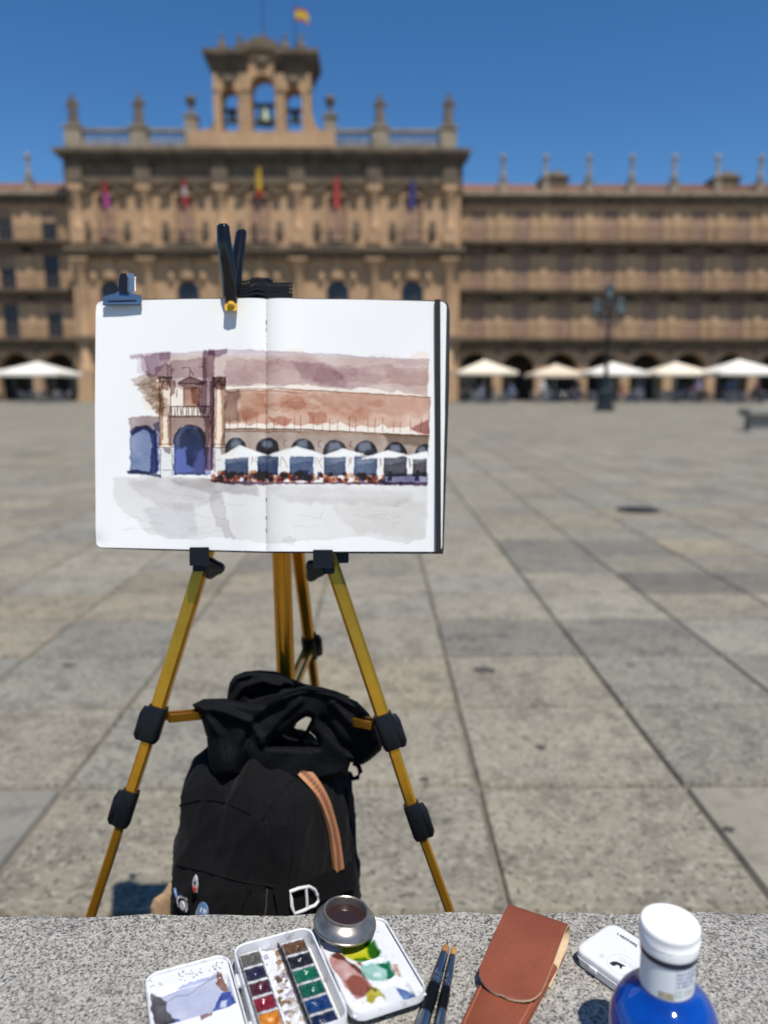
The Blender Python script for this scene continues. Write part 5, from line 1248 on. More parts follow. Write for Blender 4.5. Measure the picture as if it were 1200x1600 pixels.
# ------------------------------------------------------------------ backpack under the easel
bag = thing('backpack', (-0.128, 0.9, 0), 'black canvas backpack with tan zip hanging open under the easel', 'backpack')
BCX, BCY, BPH = -0.1355, 0.893, math.radians(36)
RSB = np.random.RandomState(4)
KN = RSB.uniform(-1, 1, (14, 3)) * np.array([34, 34, 26]); PH = RSB.uniform(0, 6.28, 14); AM = RSB.uniform(0.3, 1, 14)
def folds(x, y, z):
    s = 0
    for k in range(14): s = s + AM[k] * np.sin(KN[k, 0] * x + KN[k, 1] * y + KN[k, 2] * z + PH[k])
    return s / 6
def bag_surf(u, v):
    """u around (0..1), v up (0..1); returns x, y, z arrays"""
    u, v = np.asarray(u, float), np.asarray(v, float)
    a = 2 * math.pi * u
    z = 0.004 + 0.518 * np.interp(v, [0, 0.86, 1.0], [0, 0.90, 1.0])
    sc_ = np.interp(v, [0, 0.04, 0.12, 0.5, 0.70, 0.80, 0.87, 0.92, 0.955, 0.98, 1.0], [0.86, 0.97, 1.02, 1.03, 1.0, 0.965, 0.93, 0.85, 0.70, 0.45, 0.02])
    n_ = 4.0
    c_, s_ = np.cos(a), np.sin(a)
    r = (np.abs(c_) ** n_ + np.abs(s_) ** n_) ** (-1 / n_)
    lx, ly = 0.092 * r * c_, 0.086 * r * s_
    # outward bulge of the front pocket (front is local -y) and of the side gusset
    front = np.clip(-s_ * r, 0, 1) ** 3
    pocket = 1 / (1 + np.exp((z - 0.405 + 0.10 * (lx + 0.02)) / 0.006))
    upper = 1 / (1 + np.exp((z - 0.474 - 0.12 * (lx) ** 1) / 0.007))
    side = np.clip(c_ * r, 0, 1) ** 3
    b = 0.010 * front * pocket + 0.006 * front * upper + 0.006 * side * np.sin(np.clip((z - 0.1) / 0.4, 0, 1) * math.pi)
    b = b + 0.0060 * folds(lx * 1.0, ly * 1.0, z * 1.0) * np.clip(z * 6, 0, 1)
    wr = 0
    for k in range(6):
        ph = KN[k, 0] * 2.2 * lx + KN[k, 1] * 2.2 * ly + KN[k, 2] * 2.6 * z + PH[k] + 1.3 * np.sin(z * 22 + k)
        wr = wr + (1 - np.abs(np.sin(ph))) ** 3 * AM[k]
    b = b + 0.0022 * wr * np.clip(z * 6, 0, 1)
    # deep crease between the front panel and the gusset
    seam = np.exp(-(((a - 2 * math.pi * 0.865) / 0.09) ** 2)) * np.clip((z - 0.28) / 0.1, 0, 1)
    b = b - 0.007 * seam
    rr_ = np.sqrt(lx ** 2 + ly ** 2) + 1e-9
    lx, ly = lx * sc_ * (1 + b / rr_), ly * sc_ * (1 + b / rr_)
    z = z + (v > 0.8) * (0.010 * np.sin(5 * a + 1) * (v - 0.8) / 0.2 + 0.006 * np.sin(9 * a) * (v - 0.8) / 0.2)
    c0, s0 = math.cos(-BPH), math.sin(-BPH)
    return BCX + c0 * lx - s0 * ly, BCY + s0 * lx + c0 * ly, z
NU, NV = 168, 150
U_, V_ = np.meshgrid(np.arange(NU) / NU, np.arange(NV + 1) / NV)
bx_, by_, bz_ = bag_surf(U_, V_)
vs = np.stack([bx_, by_, bz_], -1).reshape(-1, 3)
fs = [(j * NU + i, j * NU + (i + 1) % NU, (j + 1) * NU + (i + 1) % NU, (j + 1) * NU + i) for j in range(NV) for i in range(NU)]
fs.append(tuple(range(NU - 1, -1, -1))); fs.append(tuple(NV * NU + j for j in range(NU)))
m_ = MB(); m_.v = [tuple(p) for p in vs]; m_.f = fs; m_.mi = [0] * len(fs)
m_.build('body', M['cloth'], bag, 60)
# look-up of the visible surface
US, VS = np.meshgrid(np.arange(0.45, 1.16, 0.0016), np.arange(0.3, 0.97, 0.0022))
sx_, sy_, sz_ = bag_surf(US % 1.0, VS)
cy_, sY = math.cos(YAW), math.sin(YAW)
xx_, yy_ = cy_ * sx_ - sY * sy_, sY * sx_ + cy_ * sy_
ff_ = yy_ * math.cos(PITCH) - (sz_ - CAMH) * math.sin(PITCH); uu_ = yy_ * math.sin(PITCH) + (sz_ - CAMH) * math.cos(PITCH)
PXS, PYS = 600 + FPX * xx_ / ff_, 800 - FPX * uu_ / ff_
def on_bag(px, py, off=0.0):
    d2 = (PXS - px) ** 2 + (PYS - py) ** 2 + 900 * (ff_ - 0.75) ** 2
    k = np.unravel_index(np.argmin(d2), d2.shape)
    u, v = US[k], VS[k]; e = 0.006
    g = lambda a, b: Vector([float(q) for q in bag_surf(np.array(a % 1.0), np.array(b))])
    p = g(u, v); n_ = (g(u + e, v) - g(u - e, v)).cross(g(u, v + e) - g(u, v - e)).normalized()
    if n_.dot(ORG - p) < 0: n_ = -n_
    return p + n_ * off, n_
def dense(path, n):
    path = [Vector((*p, 0)) for p in path]; out = []
    seg = [(b - a).length for a, b in zip(path, path[1:])]; tot = sum(seg)
    for k in range(n + 1):
        d = tot * k / n; i = 0
        while i < len(seg) - 1 and d > seg[i]: d -= seg[i]; i += 1
        q = path[i].lerp(path[i + 1], min(1, d / seg[i])); out.append((q.x, q.y))
    return out
def bag_ribbon(name, path, w, off, material, n=24, thick=0.0015, parent=bag):
    P_ = [on_bag(x, y, off) for x, y in dense(path, n)]
    pts = [p for p, _ in P_]
    for _ in range(14): pts = [pts[0]] + [(pts[i - 1] + pts[i] * 2 + pts[i + 1]) / 4 for i in range(1, len(pts) - 1)] + [pts[-1]]
    nn_ = [q for _, q in P_]
    for _ in range(8): nn_ = [nn_[0]] + [(nn_[i - 1] + nn_[i] * 2 + nn_[i + 1]).normalized() for i in range(1, n)] + [nn_[-1]]
    P_ = list(zip(pts, nn_))
    rings = []
    for i, p in enumerate(pts):
        t = (pts[min(i + 1, n)] - pts[max(i - 1, 0)]).normalized(); nn = P_[i][1]; a = t.cross(nn).normalized()
        rings.append([p - a * w / 2 - nn * 0.003, p + a * w / 2 - nn * 0.003, p + a * w / 2 + nn * thick, p - a * w / 2 + nn * thick])
    m_ = MB(); m_.loft(rings); return m_.build(name, material, parent), pts, [q for _, q in P_]
def bag_seam(path, r=0.0013, n=24, material=None, name='seam', off=0.0):
    pts = [on_bag(x, y, off)[0] for x, y in dense(path, n)]
    for _ in range(3): pts = [pts[0]] + [(pts[i - 1] + pts[i] * 2 + pts[i + 1]) / 4 for i in range(1, n)] + [pts[-1]]
    m_ = MB(); m_.tube(pts, r, 6); return m_.build(name, material or M['webbing'], bag, 60)
bag_seam([(276, 1351), (330, 1364), (380, 1378), (428, 1385)], 0.0016)
bag_seam([(279, 1258), (318, 1248), (356, 1254), (392, 1272)], 0.0014)
bag_seam([(409, 1282), (428, 1252), (448, 1226), (462, 1216)], 0.0017)
bag_seam([(460, 1218), (461, 1280), (457, 1340), (450, 1382)], 0.0012)
bag_seam([(392, 1390), (380, 1415), (376, 1428)], 0.0012)
bag_seam([(540, 1230), (548, 1290), (552, 1345)], 0.0012)
bag_seam([(417, 1388), (414, 1430)], 0.0010, 12, M['steel'], 'pocket_zip', 0.0012)
zp, zpts, znor = bag_ribbon('zip_tape', [(473, 1206), (490, 1226), (505, 1256), (515, 1290), (522, 1325), (525, 1358)], 0.0145, 0.0050, M['tan_leather'], 28)
m_ = MB()
for i in range(0, 28):
    for f in (0, 0.5):
        p = zpts[i].lerp(zpts[i + 1], f) + znor[i] * 0.0022; t = (zpts[i + 1] - zpts[i]).normalized(); a = t.cross(znor[i]).normalized()
        m_.tube([p - a * 0.0022, p + a * 0.0022], 0.0008, 5)
tz = m_.build('zip_teeth', M['zip'], zp); tz['kind'] = 'stuff'
bag_ribbon('side_strap', [(434, 1412), (470, 1397), (505, 1383), (548, 1366)], 0.032, 0.004, M['webbing'], 16)
# white ladder-lock buckle on the strap
def loop(px_pts, off, r, name, material, parent, closed=True):
    pts = [on_bag(x, y, off)[0] for x, y in px_pts]
    m_ = MB(); m_.tube(pts + ([pts[0], pts[1]] if closed else []), r, 8); return m_.build(name, material, parent, 60)
bk = loop([(448, 1388), (460, 1384), (474, 1382), (482, 1385), (487, 1393), (487, 1402), (482, 1410), (474, 1414), (464, 1418), (453, 1421), (451, 1410), (449, 1398)], 0.010, 0.0019, 'buckle', M['white_metal'], bag)
loop([(468, 1384), (469, 1400), (470, 1415)], 0.010, 0.0016, 'buckle_bar', M['white_metal'], bk, False)
# enamel rocket pin and two round badges
def disc_on_bag(px, py, rx, ry, off, material, name, parent, n=24, rot=0.0, pts=None):
    p, nn = on_bag(px, py, off); a = Vector((0, 0, 1)).cross(nn).normalized(); b = nn.cross(a).normalized()
    sh = pts or [(rx * math.cos(2 * math.pi * k / n), ry * math.sin(2 * math.pi * k / n)) for k in range(n)]
    c_, s_ = math.cos(rot), math.sin(rot); sh = [(c_ * x - s_ * y, s_ * x + c_ * y) for x, y in sh]
    m_ = MB(); m_.loft([[p + a * x + b * y for x, y in sh], [p + a * x * 0.94 + b * y * 0.94 + nn * 0.0012 for x, y in sh]]); return m_.build(name, material, parent)
pin = disc_on_bag(309, 1378, 0, 0, 0.003, M['badge_white'], 'rocket_pin', bag, pts=[(0.0032, -0.010), (0.0042, 0.0), (0.0028, 0.008), (0, 0.012), (-0.0028, 0.008), (-0.0042, 0.0), (-0.0032, -0.010)], rot=-0.08)
pin['label'] = 'small white and red rocket pin'
disc_on_bag(308.2, 1386, 0, 0, 0.0045, M['badge_red'], 'pin_tip', pin, pts=[(0.0030, 0.002), (0, -0.006), (-0.0030, 0.002)], rot=-0.08)
disc_on_bag(309.5, 1376, 0.0013, 0.0016, 0.0045, M['badge_black'], 'pin_window', pin)
bd = disc_on_bag(289, 1410, 0.0115, 0.0115, 0.003, M['badge_black'], 'round_badge', bag); bd['label'] = 'round black badge with a ring of white lettering'
p, nn = on_bag(289, 1410, 0.0045); a_ = Vector((0, 0, 1)).cross(nn).normalized(); b_ = nn.cross(a_).normalized()
m_ = MB()
for k in range(26):
    an = 2 * math.pi * k / 26
    if 3.9 < an < 5.5: continue
    q = p + a_ * 0.0088 * math.cos(an) + b_ * 0.0088 * math.sin(an); rd = (a_ * math.cos(an) + b_ * math.sin(an)); m_.tube([q - rd * 0.001, q + rd * (0.0007 + 0.0003 * (k % 3))], 0.0004, 4)
m_.build('badge_lettering', M['badge_white'], bd)
disc_on_bag(290, 1412, 0.0048, 0.0056, 0.0046, M['badge_white'], 'badge_emblem', bd)
bd2 = disc_on_bag(320, 1424, 0.010, 0.010, 0.003, M['badge_blue'], 'round_badge', bag); bd2['label'] = 'round blue and white badge at the bench edge'
for k in range(5): disc_on_bag(314 + k * 3, 1421 + abs(k - 2) * 1.2, 0.0007, 0.003, 0.0046, M['badge_white'], 'badge_stripe', bd2)
bag_seam([(275, 1388), (279, 1402)], 0.0016, 6, M['badge_blue'], 'pen_clip', 0.002)

def inflate(name, poly, holes, Y0, D, Rr, material, parent, step=2.0, fold=0.0, ridge=()):
    xs = [p[0] for p in poly]; ys = [p[1] for p in poly]
    gx_, gy_ = np.meshgrid(np.arange(min(xs) - step, max(xs) + 2 * step, step), np.arange(min(ys) - step, max(ys) + 2 * step, step))
    X, Y = gx_.copy(), gy_.copy(); best = np.full(X.shape, 1e9); NX, NY = X.copy(), Y.copy(); ins = np.zeros(X.shape, bool)
    for pl in [poly] + list(holes):
        for i in range(len(pl)):
            (xa, ya), (xb, yb) = pl[i], pl[(i + 1) % len(pl)]
            if ya != yb: ins ^= ((ya > Y) != (yb > Y)) & (X < (xb - xa) * (Y - ya) / (yb - ya) + xa)
            dx, dy = xb - xa, yb - ya; t = np.clip(((X - xa) * dx + (Y - ya) * dy) / (dx * dx + dy * dy + 1e-9), 0, 1)
            qx, qy = xa + t * dx, ya + t * dy; d = np.hypot(X - qx, Y - qy); m = d < best
            best = np.where(m, d, best); NX = np.where(m, qx, NX); NY = np.where(m, qy, NY)
    near_ = best < step * 0.9
    use = ins | near_
    sX, sY_ = np.where(near_, NX, X), np.where(near_, NY, Y); dist = np.where(near_, 0, best)
    h = np.clip(dist / Rr, 0, 1); th = D * np.sqrt(1 - (1 - h) ** 2)
    rs = np.random.RandomState(8); fo = 0
    for k in range(10):
        kx, ky = rs.uniform(-0.11, 0.11), rs.uniform(-0.09, 0.09); fo = fo + np.sin(kx * sX + ky * sY_ + rs.uniform(0, 6) + 1.5 * np.sin(sX * 0.03 + k)) * rs.uniform(0.3, 1)
    fo = fold * fo / 3 * np.clip(dist / 6, 0, 1)
    for pl, hh, wd in ridge:
        dr = np.full(X.shape, 1e9)
        for (xa, ya), (xb, yb) in zip(pl, pl[1:]):
            dx, dy = xb - xa, yb - ya; t = np.clip(((sX - xa) * dx + (sY_ - ya) * dy) / (dx * dx + dy * dy), 0, 1); dr = np.minimum(dr, np.hypot(sX - xa - t * dx, sY_ - ya - t * dy))
        fo = fo + hh * np.exp(-(dr / wd) ** 2)
    cell = ins[:-1, :-1] | ins[1:, :-1] | ins[:-1, 1:] | ins[1:, 1:]
    cell &= use[:-1, :-1] & use[1:, :-1] & use[:-1, 1:] & use[1:, 1:]
    ny, nx = X.shape; idf = -np.ones(X.shape, int); idb = -np.ones(X.shape, int); vs = []; fs = []
    def vid(j, i, back):
        tab = idb if back and dist[j, i] > 0 else idf
        if tab[j, i] < 0:
            tab[j, i] = len(vs)
            yf = Y0 - (th[j, i] + fo[j, i]) if not (back and dist[j, i] > 0) else Y0 + th[j, i] * 0.8
            vs.append(tuple(at_y(sX[j, i], sY_[j, i], yf)))
        return int(tab[j, i])
    for j, i in zip(*np.nonzero(cell)):
        fs.append((vid(j, i, 0), vid(j + 1, i, 0), vid(j + 1, i + 1, 0), vid(j, i + 1, 0)))
        b4 = (vid(j, i, 1), vid(j, i + 1, 1), vid(j + 1, i + 1, 1), vid(j + 1, i, 1))
        if set(b4) != set(fs[-1]): fs.append(b4)
    m_ = MB(); m_.v = vs; m_.f = fs; m_.mi = [0] * len(fs); return m_.build(name, material, parent, 70)
col_poly = [(300, 1101), (318, 1091), (352, 1089), (357, 1072), (364, 1057), (380, 1049), (405, 1047), (432, 1049), (452, 1058), (470, 1068), (492, 1072), (522, 1079), (558, 1096), (576, 1114), (590, 1138), (599, 1156), (596, 1172), (578, 1188), (566, 1195), (548, 1191), (541, 1212), (500, 1222), (420, 1222), (334, 1214), (326, 1186), (323, 1152), (314, 1122)]
hole = [(420, 1165), (429, 1154), (443, 1147), (457, 1136), (468, 1126), (480, 1119), (486, 1122), (486, 1134), (483, 1142), (492, 1150), (497, 1158), (497, 1166), (470, 1167), (440, 1166)]
front_poly = [(300, 1101), (318, 1092), (352, 1091), (392, 1100), (414, 1099), (440, 1086), (462, 1077), (484, 1073), (522, 1080), (558, 1096), (576, 1114), (590, 1138), (599, 1156), (596, 1172), (578, 1188), (566, 1195), (548, 1191), (541, 1212), (500, 1222), (420, 1222), (334, 1214), (326, 1186), (323, 1152), (314, 1122)]
inflate('top_collar', front_poly, [hole], 0.862, 0.017, 11, M['nylon'], bag, 1.6, 0.0034,
        [([(420, 1098), (450, 1086), (484, 1078), (524, 1087), (562, 1108)], 0.006, 5), ([(306, 1104), (350, 1112), (390, 1128), (410, 1160)], 0.008, 7), ([(318, 1115), (345, 1150), (350, 1205)], 0.007, 8), ([(440, 1104), (400, 1130), (380, 1170), (378, 1215)], -0.009, 7), ([(520, 1100), (548, 1130), (580, 1150)], 0.007, 7), ([(505, 1125), (530, 1160), (560, 1180)], -0.008, 7), ([(470, 1095), (440, 1120), (415, 1150)], 0.006, 6)])
inflate('collar_back', [(352, 1110), (356, 1080), (359, 1066), (366, 1056), (382, 1049), (405, 1047), (432, 1049), (455, 1060), (475, 1068), (500, 1074), (540, 1088), (550, 1110), (450, 1120)], [], 0.905, 0.014, 12, M['nylon'], bag, 1.6, 0.0030,
        [([(366, 1092), (378, 1074), (410, 1064), (436, 1072)], 0.008, 5), ([(392, 1090), (420, 1078), (452, 1074)], -0.007, 5), ([(360, 1075), (368, 1060), (390, 1054)], 0.005, 4)])
for pts in ([(452, 1132), (466, 1150), (480, 1170)], [(489, 1126), (478, 1148), (458, 1172)], [(436, 1148), (444, 1158), (452, 1170)], [(424, 1155), (432, 1168)]):
    m_ = MB(); m_.tube([at_y(x, y, 0.885) for x, y in pts], 0.0028, 6); m_.build('strap', M['webbing'], bag, 60)
m_ = MB(); m_.tube([at_y(x, y, 0.8405) for x, y in ((414, 1100), (428, 1091), (446, 1083), (466, 1076), (484, 1073), (504, 1076), (526, 1082), (546, 1089))], [0.0008, 0.0014, 0.0016, 0.0017, 0.0017, 0.0016, 0.0014, 0.0008], 6); m_.build('collar_hem', M['nylon'], bag, 60)
inflate('leather_base_patch', [(274, 1376), (264, 1380), (254, 1395), (240, 1404), (234, 1418), (236, 1440), (248, 1470), (282, 1480), (296, 1440), (290, 1390)], [], 0.905, 0.012, 14, M['suede'], bag, 2.0, 0.003)
m_ = MB(); m_.tube([at_y(x, y, 0.905) for x, y in ((552, 1192), (560, 1196), (563, 1206), (559, 1215), (551, 1217), (546, 1208))], 0.0032, 7); m_.build('strap_loop', M['webbing'], bag, 60)

# ------------------------------------------------------------------ watercolour tin on the bench
BT = 0.5
EX, EY = Vector((0.930, 0.3665, 0)).normalized(), Vector((0.3665, -0.930, 0)).normalized()
T0 = Vector((-0.1151, 0.5452, BT))
def frame(o): return Matrix(((EX.x, EY.x, 0, o.x), (EX.y, EY.y, 0, o.y), (0, 0, 1, o.z), (0, 0, 0, 1)))
tin = thing('watercolour_tin', T0 + EX * 0.032 + EY * 0.048, 'open white watercolour tin with stained pans and two fold-out mixing trays', 'paint box')
MT = frame(T0)
TW, TL_, TH = 0.064, 0.100, 0.018
def tray_shell(m_, w, l, r, z0, z1, wall, floor):
    o_ = rrect(w, l, r, 6, w / 2, l / 2); i_ = rrect(w - 2 * wall, l - 2 * wall, max(0.001, r - wall), 6, w / 2, l / 2)
    b_ = rrect(w - 0.002, l - 0.002, r - 0.001, 6, w / 2, l / 2)
    m_.loft([[(x, y, z0) for x, y in b_], [(x, y, z0 + 0.001) for x, y in o_], [(x, y, z1 - 0.0012) for x, y in o_], [(x * 0 + ox, oy, z1) for (x, y), (ox, oy) in zip(o_, rrect(w - wall * 0.6, l - wall * 0.6, r - wall * 0.3, 6, w / 2, l / 2))], [(x, y, z1 - 0.0006) for x, y in i_], [(x, y, floor) for x, y in i_]])
m_ = MB(); m_.M = MT; tray_shell(m_, TW, TL_, 0.010, 0, TH, 0.0016, 0.0025); m_.build('tin_base', M['enamel_plain'], tin, 40)
# stained centre strip
P2 = Paint(0, 0, 14, 94, 0.25); rr = random.Random(9)
for k in range(46):
    x, y, r = rr.uniform(0, 14), rr.uniform(0, 94), rr.uniform(1.2, 4)
    P2.wash([(x + r * math.cos(a) * rr.uniform(0.6, 1.2), y + r * math.sin(a) * rr.uniform(0.6, 1.2)) for a in [6.283 * j / 9 for j in range(9)]], rr.choice([(196, 180, 160), (176, 160, 146), (206, 196, 188), (160, 140, 120), (186, 176, 190), (150, 120, 90)]), 0.8, 0.8, 3, 1, 0.6, 3, 0.8, 2)
def strip_pos(X, Y):
    p = MT.to_translation(); a, b, z = 0.0218 + X * 0.001, 0.003 + Y * 0.001, 0.0075 + 0.0006 * np.sin(X * 0.5) + 0.0004 * np.sin(Y * 0.7 + X)
    return p.x + EX.x * a + EY.x * b, p.y + EX.y * a + EY.y * b, p.z + z
grid_sheet('stained_strip', P2, strip_pos, M['enamel'], tin)
for x in (0.0212, 0.0362):
    m_ = MB(); m_.M = MT; m_.box(x - 0.0006, x + 0.0006, 0.0035, TL_ - 0.0035, 0.003, 0.0125); m_.build('pan_rail', M['black_plastic'] if x > 0.03 else M['enamel_plain'], tin)
# pans: (left row, right row) from the back; paint colours as base colours
pans_l = [((0.085, 0.085, 0.07), 0.9), ((0.018, 0.016, 0.04), 1), ((0.06, 0.012, 0.022), 1), ((0.19, 0.010, 0.022), 1), ((0.50, 0.17, 0.012), 1), ((0.62, 0.38, 0.02), 1)]
pans_r = [((0.095, 0.045, 0.018), 1), ((0.010, 0.010, 0.013), 1), ((0.002, 0.115, 0.062), 1), ((0.003, 0.085, 0.050), 1), ((0.006, 0.035, 0.13), 1), ((0.006, 0.014, 0.055), 1)]
for row, (x0, ps) in enumerate(((0.0042, pans_l), (0.0378, pans_r))):
    for k, (colr, _) in enumerate(ps):
        w, l = (0.0165, 0.0150) if row == 0 else (0.0195, 0.0150)
        y0 = 0.0048 + k * 0.0155
        m_ = MB(); m_.M = MT @ Matrix.Translation((x0, y0, 0.0026)); tray_shell(m_, w, l, 0.0015, 0, 0.0098, 0.0009, 0.002)
        pan = m_.build('paint_pan', M['pan_cup'], tin, 40)
        pm_ = mat('pan_paint', colr, 0.22, coat=0.4, var=[(260, 4, tuple(c_ * 0.35 for c_ in colr), 0.45, 0.65, 0.85), (420, 2, tuple(min(1, c_ * 1.5 + 0.015) for c_ in colr), 0.6, 0.75, 0.6)], bump=(240, 4, 0.6, 0.0016))
        m_ = MB(); n = 12; vs = []; cxx, cyy = rr.uniform(0.4, 0.6), rr.uniform(0.4, 0.6)
        for j in range(n + 1):
            for i in range(n + 1):
                u, v = i / n, j / n; d = math.hypot(u - cxx, v - cyy)
                vs.append((x0 + 0.001 + u * (w - 0.002), y0 + 0.001 + v * (l - 0.002), 0.0026 + 0.0086 - 0.0030 * math.exp(-(d / 0.28) ** 2) + 0.0004 * math.sin(u * 11 + k) * math.cos(v * 9)))
        m_.M = MT; m_.add(vs, [(j * (n + 1) + i, j * (n + 1) + i + 1, (j + 1) * (n + 1) + i + 1, (j + 1) * (n + 1) + i) for j in range(n) for i in range(n)])
        m_.build('paint', pm_, pan, 60)
# fold-out trays
def tray(o, w, l, z0, z1, wells, P3, name, sgn, sh_=0.0):
    m_ = MB(); Mx = frame(o); m_.M = Mx
    tray_shell(m_, w, l, 0.011, z0, z1, 0.0014, z0 + 0.0006)
    t = m_.build(name, M['enamel_plain'], tin, 40)
    def pos(X, Y):
        a, b = X * 0.001, (Y - sh_) * 0.001; z = np.full(X.shape, z1 - 0.0026)
        for (xa, ya, xb, yb, dep, r) in wells:
            q = np.maximum(np.maximum(xa - X, X - xb), np.maximum(ya - Y, Y - yb))
            cx_ = np.clip(np.maximum(xa + r - X, X - xb + r), 0, None); cy2 = np.clip(np.maximum(ya + r - Y, Y - yb + r), 0, None)
            q = np.where((cx_ > 0) & (cy2 > 0), np.hypot(cx_, cy2) - r, q)
            z = z - dep * 0.001 * np.clip(-q / 2.2, 0, 1) ** 1.0
        return o.x + EX.x * a + EY.x * b, o.y + EX.y * a + EY.y * b, o.z + z
    # stay inside the rounded rim
    g = grid_sheet('mixing_surface', P3, pos, M['enamel'], t)
    return t
PL = Paint(1.6, 1.6, 60.8, 96.8, 0.4)
PL.wash([(5, 20), (54, 15), (59, 30), (60, 51), (8, 50), (4, 36)], (184, 189, 210), 0.9, 1.2, 6, var=0.35, vsc=14, edge=0.9, er=2)
PL.wash([(3, 18), (9, 19), (13, 27), (12, 36), (17, 44), (15, 51), (5, 50), (2, 34)], (96, 90, 88), 1.0, 1.0, 5, var=0.4, vsc=6, edge=0.2)
PL.wash([(10, 44), (20, 46), (26, 51), (8, 51)], (110, 128, 182), 0.9, 1.5, 5)
PL.wash([(53, 33), (58, 34), (60, 50), (47, 51), (42, 51), (47, 44), (49, 38)], (92, 116, 186), 1.05, 1.0, 5, var=0.6, vsc=6, edge=0.7, er=2)
PL.body([(51, 41), (55, 42), (53, 47), (50, 47)], (226, 230, 240), 0.8, 0.8, 3)
PL.wash([(52, 15), (55, 16), (58, 33), (54, 33), (51, 24)], (176, 128, 98), 0.85, 1.0, 4, var=0.6, vsc=5)
PL.wash([(34, 53), (42, 52), (42, 55), (34, 56)], (140, 110, 110), 0.8, 0.8, 3)
PL.ink([(9, 27), (22, 24), (30, 26), (42, 19), (52, 17)], 0.3, (130, 124, 124), 0.7, 0.6)
for k in range(34): x, y = rr.uniform(2, 60), rr.uniform(2, 15); PL.ink([(x, y), (x + rr.uniform(-0.6, 0.6), y + 0.4)], rr.uniform(0.2, 0.7), (90, 80, 76), 0.9, 0.1)
tray(T0 - EX * 0.0665 - EY * 0.002, 0.064, 0.100, 0.0, 0.0120, [(2.5, 16, 60.5, 52, 3.4, 7)], PL, 'left_mixing_tray', -1)
PR = Paint(1.6, 1.6, 56.8, 88.8, 0.4)
PR.Y += 7.5
PR.wash([(15, 26), (28, 25), (40, 26), (42, 40), (40, 48), (30, 47), (21, 42), (14, 33)], (198, 196, 40), 1.05, 0.8, 5, var=0.7, vsc=9, edge=0.8, er=3)
PR.wash([(36, 27), (42, 30), (43, 44), (38, 48), (33, 44), (36, 36)], (52, 130, 60), 0.9, 1.5, 5, soft=2)
PR.wash([(21, 41), (30, 43), (33, 48), (24, 48)], (90, 150, 110), 0.8, 1.2, 4)
PR.wash([(23, 51), (40, 53), (45, 58), (44, 70), (36, 72), (27, 67), (22, 57)], (158, 200, 184), 1.0, 0.8, 5, var=0.6, vsc=9, edge=0.9, er=3)
PR.wash([(36, 53), (45, 56), (44, 71), (39, 72), (41, 62)], (28, 130, 84), 1.0, 1.0, 4, soft=1, var=0.5)
PR.body([(30, 60), (36, 62), (34, 66), (29, 64)], (226, 240, 234), 0.8, 1.0, 4)
PR.wash([(2, 37), (8, 32), (13, 33), (16, 42), (20, 52), (22, 62), (23, 74), (17, 82), (10, 82), (6, 70), (4, 56), (2, 46)], (196, 150, 140), 1.0, 1.2, 7, var=0.6, vsc=10, edge=0.6, er=3)
PR.wash([(6, 62), (16, 60), (22, 68), (21, 78), (13, 82), (7, 76)], (170, 112, 92), 0.8, 1.5, 6, soft=2, var=0.5)
PR.wash([(4, 34), (12, 31), (17, 42), (22, 55), (24, 68), (21, 64), (15, 46), (9, 38)], (120, 86, 74), 0.8, 1.0, 5, soft=1)
PR.wash([(20, 74), (25, 76), (30, 84), (30, 87), (24, 85), (18, 90), (15, 86)], (186, 176, 44), 1.1, 0.8, 5, var=0.5, vsc=6, edge=0.6)
PR.wash([(22, 76), (26, 78), (24, 82)], (120, 96, 50), 0.8, 0.6)
PR.wash([(42, 80), (48, 88), (51, 98), (47, 98.4), (43, 95), (41, 88)], (92, 122, 168), 1.05, 0.8, 5, var=0.5, vsc=7, edge=0.7)
PR.wash([(29, 78), (42, 79), (42, 94), (33, 95), (28, 88)], (222, 228, 232), 0.9, 1.2, 6, edge=0.5)
PR.wash([(22, 46), (24, 47), (24, 52), (22, 51)], (170, 70, 70), 0.9, 0.6, 3); PR.wash([(46, 60), (49, 62), (48, 74), (45, 72)], (180, 130, 100), 0.6, 1.2, 4)
for k in range(40): x, y = rr.uniform(2, 58), rr.uniform(6, 97); PR.ink([(x, y), (x + rr.uniform(-0.5, 0.5), y + 0.3)], rr.uniform(0.2, 0.6), (110, 96, 90), 0.8, 0.1)
for P_ in (PL, PR):
    q = np.stack([P_.blur(P_.C[..., k], 2) for k in range(3)], -1); P_.C = q * (0.93 + 0.14 * P_.noise(5, 3)[..., None])
def blackspot(P_, x, y, r): P_.wash([(x + r * math.cos(6.283 * j / 12), y + r * math.sin(6.283 * j / 12)) for j in range(12)], (22, 24, 40), 1.3, 0.1, 3, 1, 0.1, 9, 0)
blackspot(PR, 6, 15, 2.0)
tray(T0 + EX * 0.0660 + EY * 0.0060, 0.060, 0.092, 0.0078, 0.0145, [(14, 24, 43, 49, 2.2, 8), (21, 50, 46, 73, 2.2, 8), (27, 75, 51, 96, 2.2, 8)], PR, 'right_mixing_tray', 1, 7.5)
# hinge barrels between base and trays
for o_, zz in ((T0 - EX * 0.0010, 0.0095), (T0 + EX * 0.0650, 0.0115)):
    for y in (0.022, 0.070):
        m_ = MB(); q = o_ + EY * y + Vector((0, 0, zz)); m_.tube([q, q + EY * 0.012], 0.0013, 8); m_.build('hinge', M['enamel_plain'], tin, 40)

